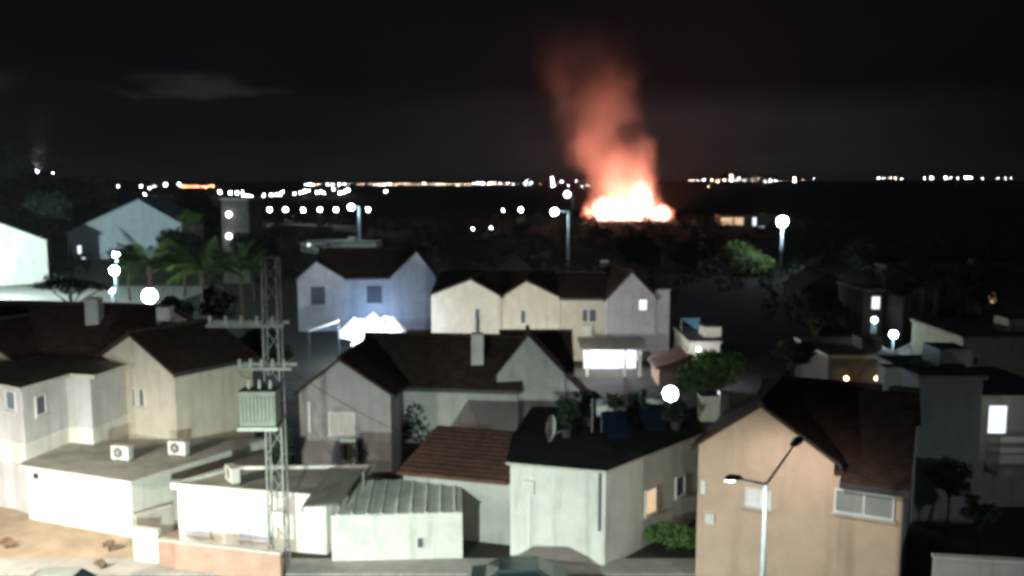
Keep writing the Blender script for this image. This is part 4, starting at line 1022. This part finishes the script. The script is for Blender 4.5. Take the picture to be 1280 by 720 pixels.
for px in list(range(398, 406, 4)) + [440, 447, 453, 459, 464, 500, 523, 540, 562, 577, 384, 390, 396, 412, 419, 428, 435, 450, 456, 467, 472, 477, 484, 491, 498, 504, 510, 517, 521, 526, 535, 543, 550, 558, 566, 570, 575, 586, 589, 600, 607, 615, 621, 629, 633, 639, 646, 653, 668, 676, 683, 697, 707, 716, 724, 861, 883, 893, 900, 917, 927, 944, 960, 983, 1003, 868, 876, 902, 910, 935, 940, 953, 976]:
    far_lamp(px, 230 + rnd.uniform(-.5, .7) - (5 if px > 800 else 0), 2300, rnd.uniform(.28, .45), 'y', 'faint warm speck among the horizon city lights ' + ('left of' if px < 700 else 'right of') + ' the fire', 'faint horizon specks')
nr = [(303, 240), (304, 244), (308, 244.5), (314, 245), (330, 244), (339, 244), (345, 243), (350, 243), (353, 240), (368, 242), (376, 241), (381, 239), (386, 238.5), (396, 241), (401, 239), (405, 241.5), (417, 236.5), (425, 241), (430, 240), (435, 238), (275, 240), (288, 241), (296, 241), (482, 239)]
for px, py in nr: far_lamp(px, py, 900, 1.0 if px in (430, 435, 425, 275, 288, 296, 381) else rnd.uniform(.45, .7), 'w', ('big' if px in (430, 435, 425, 275, 288, 296, 381) else 'small') + ' white lamp in the second, lower line of lights, ' + ('left end' if px < 320 else 'middle stretch' if px < 392 else 'right end'), 'second line of distant lights')
for px, py, r in ((147, 233, .5), (176, 233, .6), (187, 235, .5), (193, 233, .4), (207, 231, 1.0), (224, 230, .7), (170, 245, .45), (178, 246, .95), (181, 243, .6), (188, 247, .9)):
    far_lamp(px, py, 1000, r, 'w', 'white lamp in the cluster above the wide bluish gable', 'lamps above the bluish gable')
for px in range(226, 268, 4): far_lamp(px, 233.5 + rnd.uniform(-1, .5), 1400, rnd.uniform(.6, .9), 'r', LB['r'], 'glowing streak on the left horizon')
# dark skyline blocks under the far lights
SK = mat('far_building', (.12, .115, .11), .9, .2, .02)
for k, (px, w, py) in enumerate(((690, 10, 221), (912, 14, 217), (928, 8, 220), (948, 12, 219), (965, 8, 221), (880, 10, 222), (600, 16, 226), (1110, 20, 220), (1210, 22, 219.5))):
    c = at(px, py, 2400); t = thing('far_building', (c.x, 2400, 0), 'far dim city block on the horizon, ' + ('left of the fire', 'tallest one right of the fire', 'slim one right of the tallest', 'broad one near the bright pair of lamps', 'narrow one at the end of the skyline', 'low one nearest the fire on its right', 'widest one above the warm lights on the left', 'at the lone cluster on the far right', 'under the brightest lamps at the far right')[k], 'building', 'far city skyline')
    ww = w * 2400 / FPX / 2; MB().box(c.x - ww, c.x + ww, 2400, 2420, 0, c.z).build('wall', SK, t); MB().box(c.x - ww * .4, c.x + ww * .3, 2402, 2415, c.z, c.z + 4).build('roof_hut', SK, t)
# refinery stack on the left with beacon
c = at(46, 196, 700); t = thing('chimney_stack', (c.x, 700, 0), 'tall slender industrial stack with a beacon at the left', 'chimney')
STK = mat('pale_concrete', (.6, .57, .55), .8, .1, .2)
MB().tube((c.x, 700, 0), (c.x, 700, c.z - 22), 2.6, 1.6, n=14).build('stack', STK, t, smooth=True)
q = at(46, 213.5, 698); MB().ball(q, 1.2, 10, 6).build('beacon', E_FARW, t, smooth=True); point_light('beacon_light', (q.x, q.y - 3, q.z + 3), 4000, (1, .9, .8), t)
MB().tube((c.x, 700, q.z - 2.2), (c.x, 700, q.z - 1.5), 3.2, n=14).build('gallery', DARKM, t)
far_lamp(65.5, 215.5, 700, .35, 'w', 'lone faint light right of the industrial stack', None)

# ================================================================== FIRE AND SMOKE
FY = 372.0; fc = at(784, 277, FY); fx = fc.x
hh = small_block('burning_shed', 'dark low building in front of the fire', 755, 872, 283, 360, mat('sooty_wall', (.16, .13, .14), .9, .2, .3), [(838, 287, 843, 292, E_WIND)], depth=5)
hh['label'] = 'long dark low building silhouetted at the foot of the fire'
small_block('warehouse', 'low warm-lit building right of the fire', 900, 990, 270, 330, CREAM, [(901, 272, 916, 281, E_WINW), (918, 272, 929, 281, E_WINW), (941, 272, 945, 282, E_WIN), (948, 283, 956, 287, E_WIN)])

def vol_mat(name):
    m = bpy.data.materials.new(name); m.use_nodes = True; t = m.node_tree; t.nodes.clear(); return m, t, NG(t), t.nodes.new('ShaderNodeOutputMaterial')
def hull(name, rings, mt, loc, label, cat, n=14):
    m = MB()
    for (cx, cy, cz, rx, ry) in rings:
        for i in range(n): m.v.append((loc[0] + cx + rx * math.cos(2 * math.pi * i / n), loc[1] + cy + ry * math.sin(2 * math.pi * i / n), loc[2] + cz))
    for k in range(len(rings) - 1):
        for i in range(n):
            j = (i + 1) % n; m.f.append((k * n + i, k * n + j, (k + 1) * n + j, (k + 1) * n + i)); m.mi.append(0)
    m.f.append(tuple(reversed(range(n)))); m.f.append(tuple((len(rings) - 1) * n + i for i in range(n))); m.mi += [0, 0]
    return tag(m.build(name, mt, loc=loc), label, cat)
# flames: glowing gas, ellipsoidal cores torn by noise
m, t, g, out = vol_mat('flame_gas'); o = g.n('ShaderNodeTexCoord').outputs['Object']
nz = g.noise(g.mapping(o, (4, 0, 0), (.32, .32, .12)), 1.0, 6, .7)
X, Y_, Z = g.xyz(o)
def core(cx, cz, rx, rz, ry=5):
    a = g.m('DIVIDE', g.m('SUBTRACT', X, cx), rx); b = g.m('DIVIDE', g.m('SUBTRACT', Z, cz), rz); c = g.m('DIVIDE', Y_, ry)
    return g.m('SUBTRACT', 1.0, g.m('ADD', g.m('ADD', g.m('MULTIPLY', a, a), g.m('MULTIPLY', b, b)), g.m('MULTIPLY', c, c)))
f = core(0, 2.4, 18.5, 4.4)
for c in ((6, 6.5, 5.5, 10.5), (-9, 4, 6.5, 7), (-1, 3.5, 8, 5.5), (13, 2.5, 7, 4.5)): f = g.m('MAXIMUM', f, core(*c))
sh = g.m('ADD', f, g.m('MULTIPLY_ADD', nz, 3.2, -1.75))
den = g.m('MULTIPLY', g.smooth(sh, -.15, .7), g.m('MULTIPLY', g.smooth(Z, -.2, .6), 1.0))
ev = g.n('ShaderNodeEmission'); t.links.new(g.mixc(g.smooth(sh, .05, .8), (1, .25, .15, 1), (1, .62, .45, 1)), ev.inputs[0]); t.links.new(g.m('MULTIPLY', den, 1.7), ev.inputs[1])
t.links.new(ev.outputs[0], out.inputs['Volume']); m.cycles.emission_sampling = 'NONE' if hasattr(m.cycles, 'emission_sampling') else None
fl = hull('fire', [(0, 0, 0, 20, 7), (0, 0, 5, 20, 8), (1, 0, 12, 15, 8), (5, 0, 19, 8, 6)], m, (fx, FY, .3), 'large glaring white and orange fire burning in the distance', 'fire')
for k in range(8):
    a = 2 * math.pi * (k + .5) / 8
    point_light('fire_light', (fx + 17 * math.cos(a), FY + 15 * math.sin(a), 2.5), 40000, (1, .285, .185), fl, 0, spot=(165, (R(180), 0, 0)))
# smoke lit by the fire
def plume(name, loc, rings, path, dens, nscale, label, top, seed=0, aniso=0):
    m, t, g, out = vol_mat(name + '_volume'); o = g.n('ShaderNodeTexCoord').outputs['Object']; X, Y_, Z = g.xyz(o)
    (kx1, kx2, r0, r1) = path
    warp = g.m('MULTIPLY_ADD', g.noise(g.mapping(o, (seed, 3, 1), (.03, .03, .02)), 1.0, 2), r0 * 1.2, -r0 * .6)
    cx = g.m('ADD', g.m('ADD', g.m('MULTIPLY', Z, kx1), g.m('MULTIPLY', g.m('MULTIPLY', Z, Z), kx2)), warp)
    rr = g.m('MULTIPLY_ADD', Z, r1, r0)
    a = g.m('DIVIDE', g.m('SUBTRACT', X, cx), rr); b = g.m('DIVIDE', Y_, rr)
    f = g.m('SUBTRACT', 1.0, g.m('ADD', g.m('MULTIPLY', a, a), g.m('MULTIPLY', b, b)))
    nz = g.noise(g.mapping(o, (seed, 0, 0), (1, 1, .75)), nscale, 5, .6)
    d = g.smooth(g.m('ADD', f, g.m('MULTIPLY_ADD', nz, 3.7, -1.95)), 0.0, 1.3)
    d = g.m('MULTIPLY', d, g.m('MULTIPLY', g.smooth(Z, 0, 4), g.m('SUBTRACT', 1.0, g.smooth(Z, top * .18, top * .92))))
    pv = g.n('ShaderNodeVolumePrincipled'); pv.inputs['Color'].default_value = (.92, .86, .84, 1); pv.inputs['Anisotropy'].default_value = aniso
    t.links.new(g.m('MULTIPLY', d, dens), pv.inputs['Density']); t.links.new(pv.outputs[0], out.inputs['Volume'])
    return tag(hull(name, rings, m, loc, label, 'smoke'), kind='thing')
plume('smoke_plume', (fx, FY, 1.0), [(0, 0, 0, 20, 18), (-4, 0, 25, 30, 26), (-10, 0, 60, 42, 34), (-14, 0, 90, 42, 32)], (-.32, .0012, 15.0, .15), .085, .055, 'tall reddish smoke plume rising from the fire', 88)
c = at(46, 196, 700)
pl = plume('stack_smoke', (c.x, 700, c.z - 22), [(0, 0, 0, 5, 5), (2, 0, 25, 12, 10), (6, 0, 50, 30, 18), (0, 0, 72, 42, 20)], (.0, .0012, 2.4, .22), .03, .06, 'faint brownish smoke trailing from the industrial stack', 74, 5)


# ================================================================== DARK SCRUB OF THE MIDDLE DISTANCE (one mass)
m = MB(); rnd = random.Random(77)
for _ in range(520):
    yy = 112 + 230 * rnd.random() ** .8; xx = rnd.uniform(-.62, .62) * yy
    if xx < -30 and yy < 150: continue
    rr = rnd.uniform(1.2, 3.4); hh_ = rnd.uniform(.8, 2.6); gz = ground_h(xx, yy)
    leaf_mesh(m, (xx, yy, gz + hh_ * .6), (rr, rr * .8, hh_), 45, .5, rnd.random())
for _ in range(60):                                  # shrubs round the foot of the fire
    a = rnd.uniform(0, 6.28); q = rnd.uniform(24, 60); xx, yy = fx + q * math.cos(a), FY - 8 - abs(q * math.sin(a)) * .8
    leaf_mesh(m, (xx, yy, 1.6), (3.2, 2.4, 2.4), 50, .6, rnd.random())
tag(m.build('scrub_foliage', LEAFD), 'dark scrub covering the fields in the middle distance', 'scrub', kind='stuff')


# ================================================================== THIN HAZE ADDED TO STAND IN FOR LENS GLARE
m, t, g, out = vol_mat('haze_volume')
pv = g.n('ShaderNodeVolumePrincipled'); pv.inputs['Color'].default_value = (.88, .9, .9, 1); pv.inputs['Density'].default_value = .00012
t.links.new(pv.outputs[0], out.inputs['Volume'])
tag(MB().box(-2600, 2600, -60, 2600, -2, 118).build('haze', m, loc=(0, 0, 0)), kind='stuff')
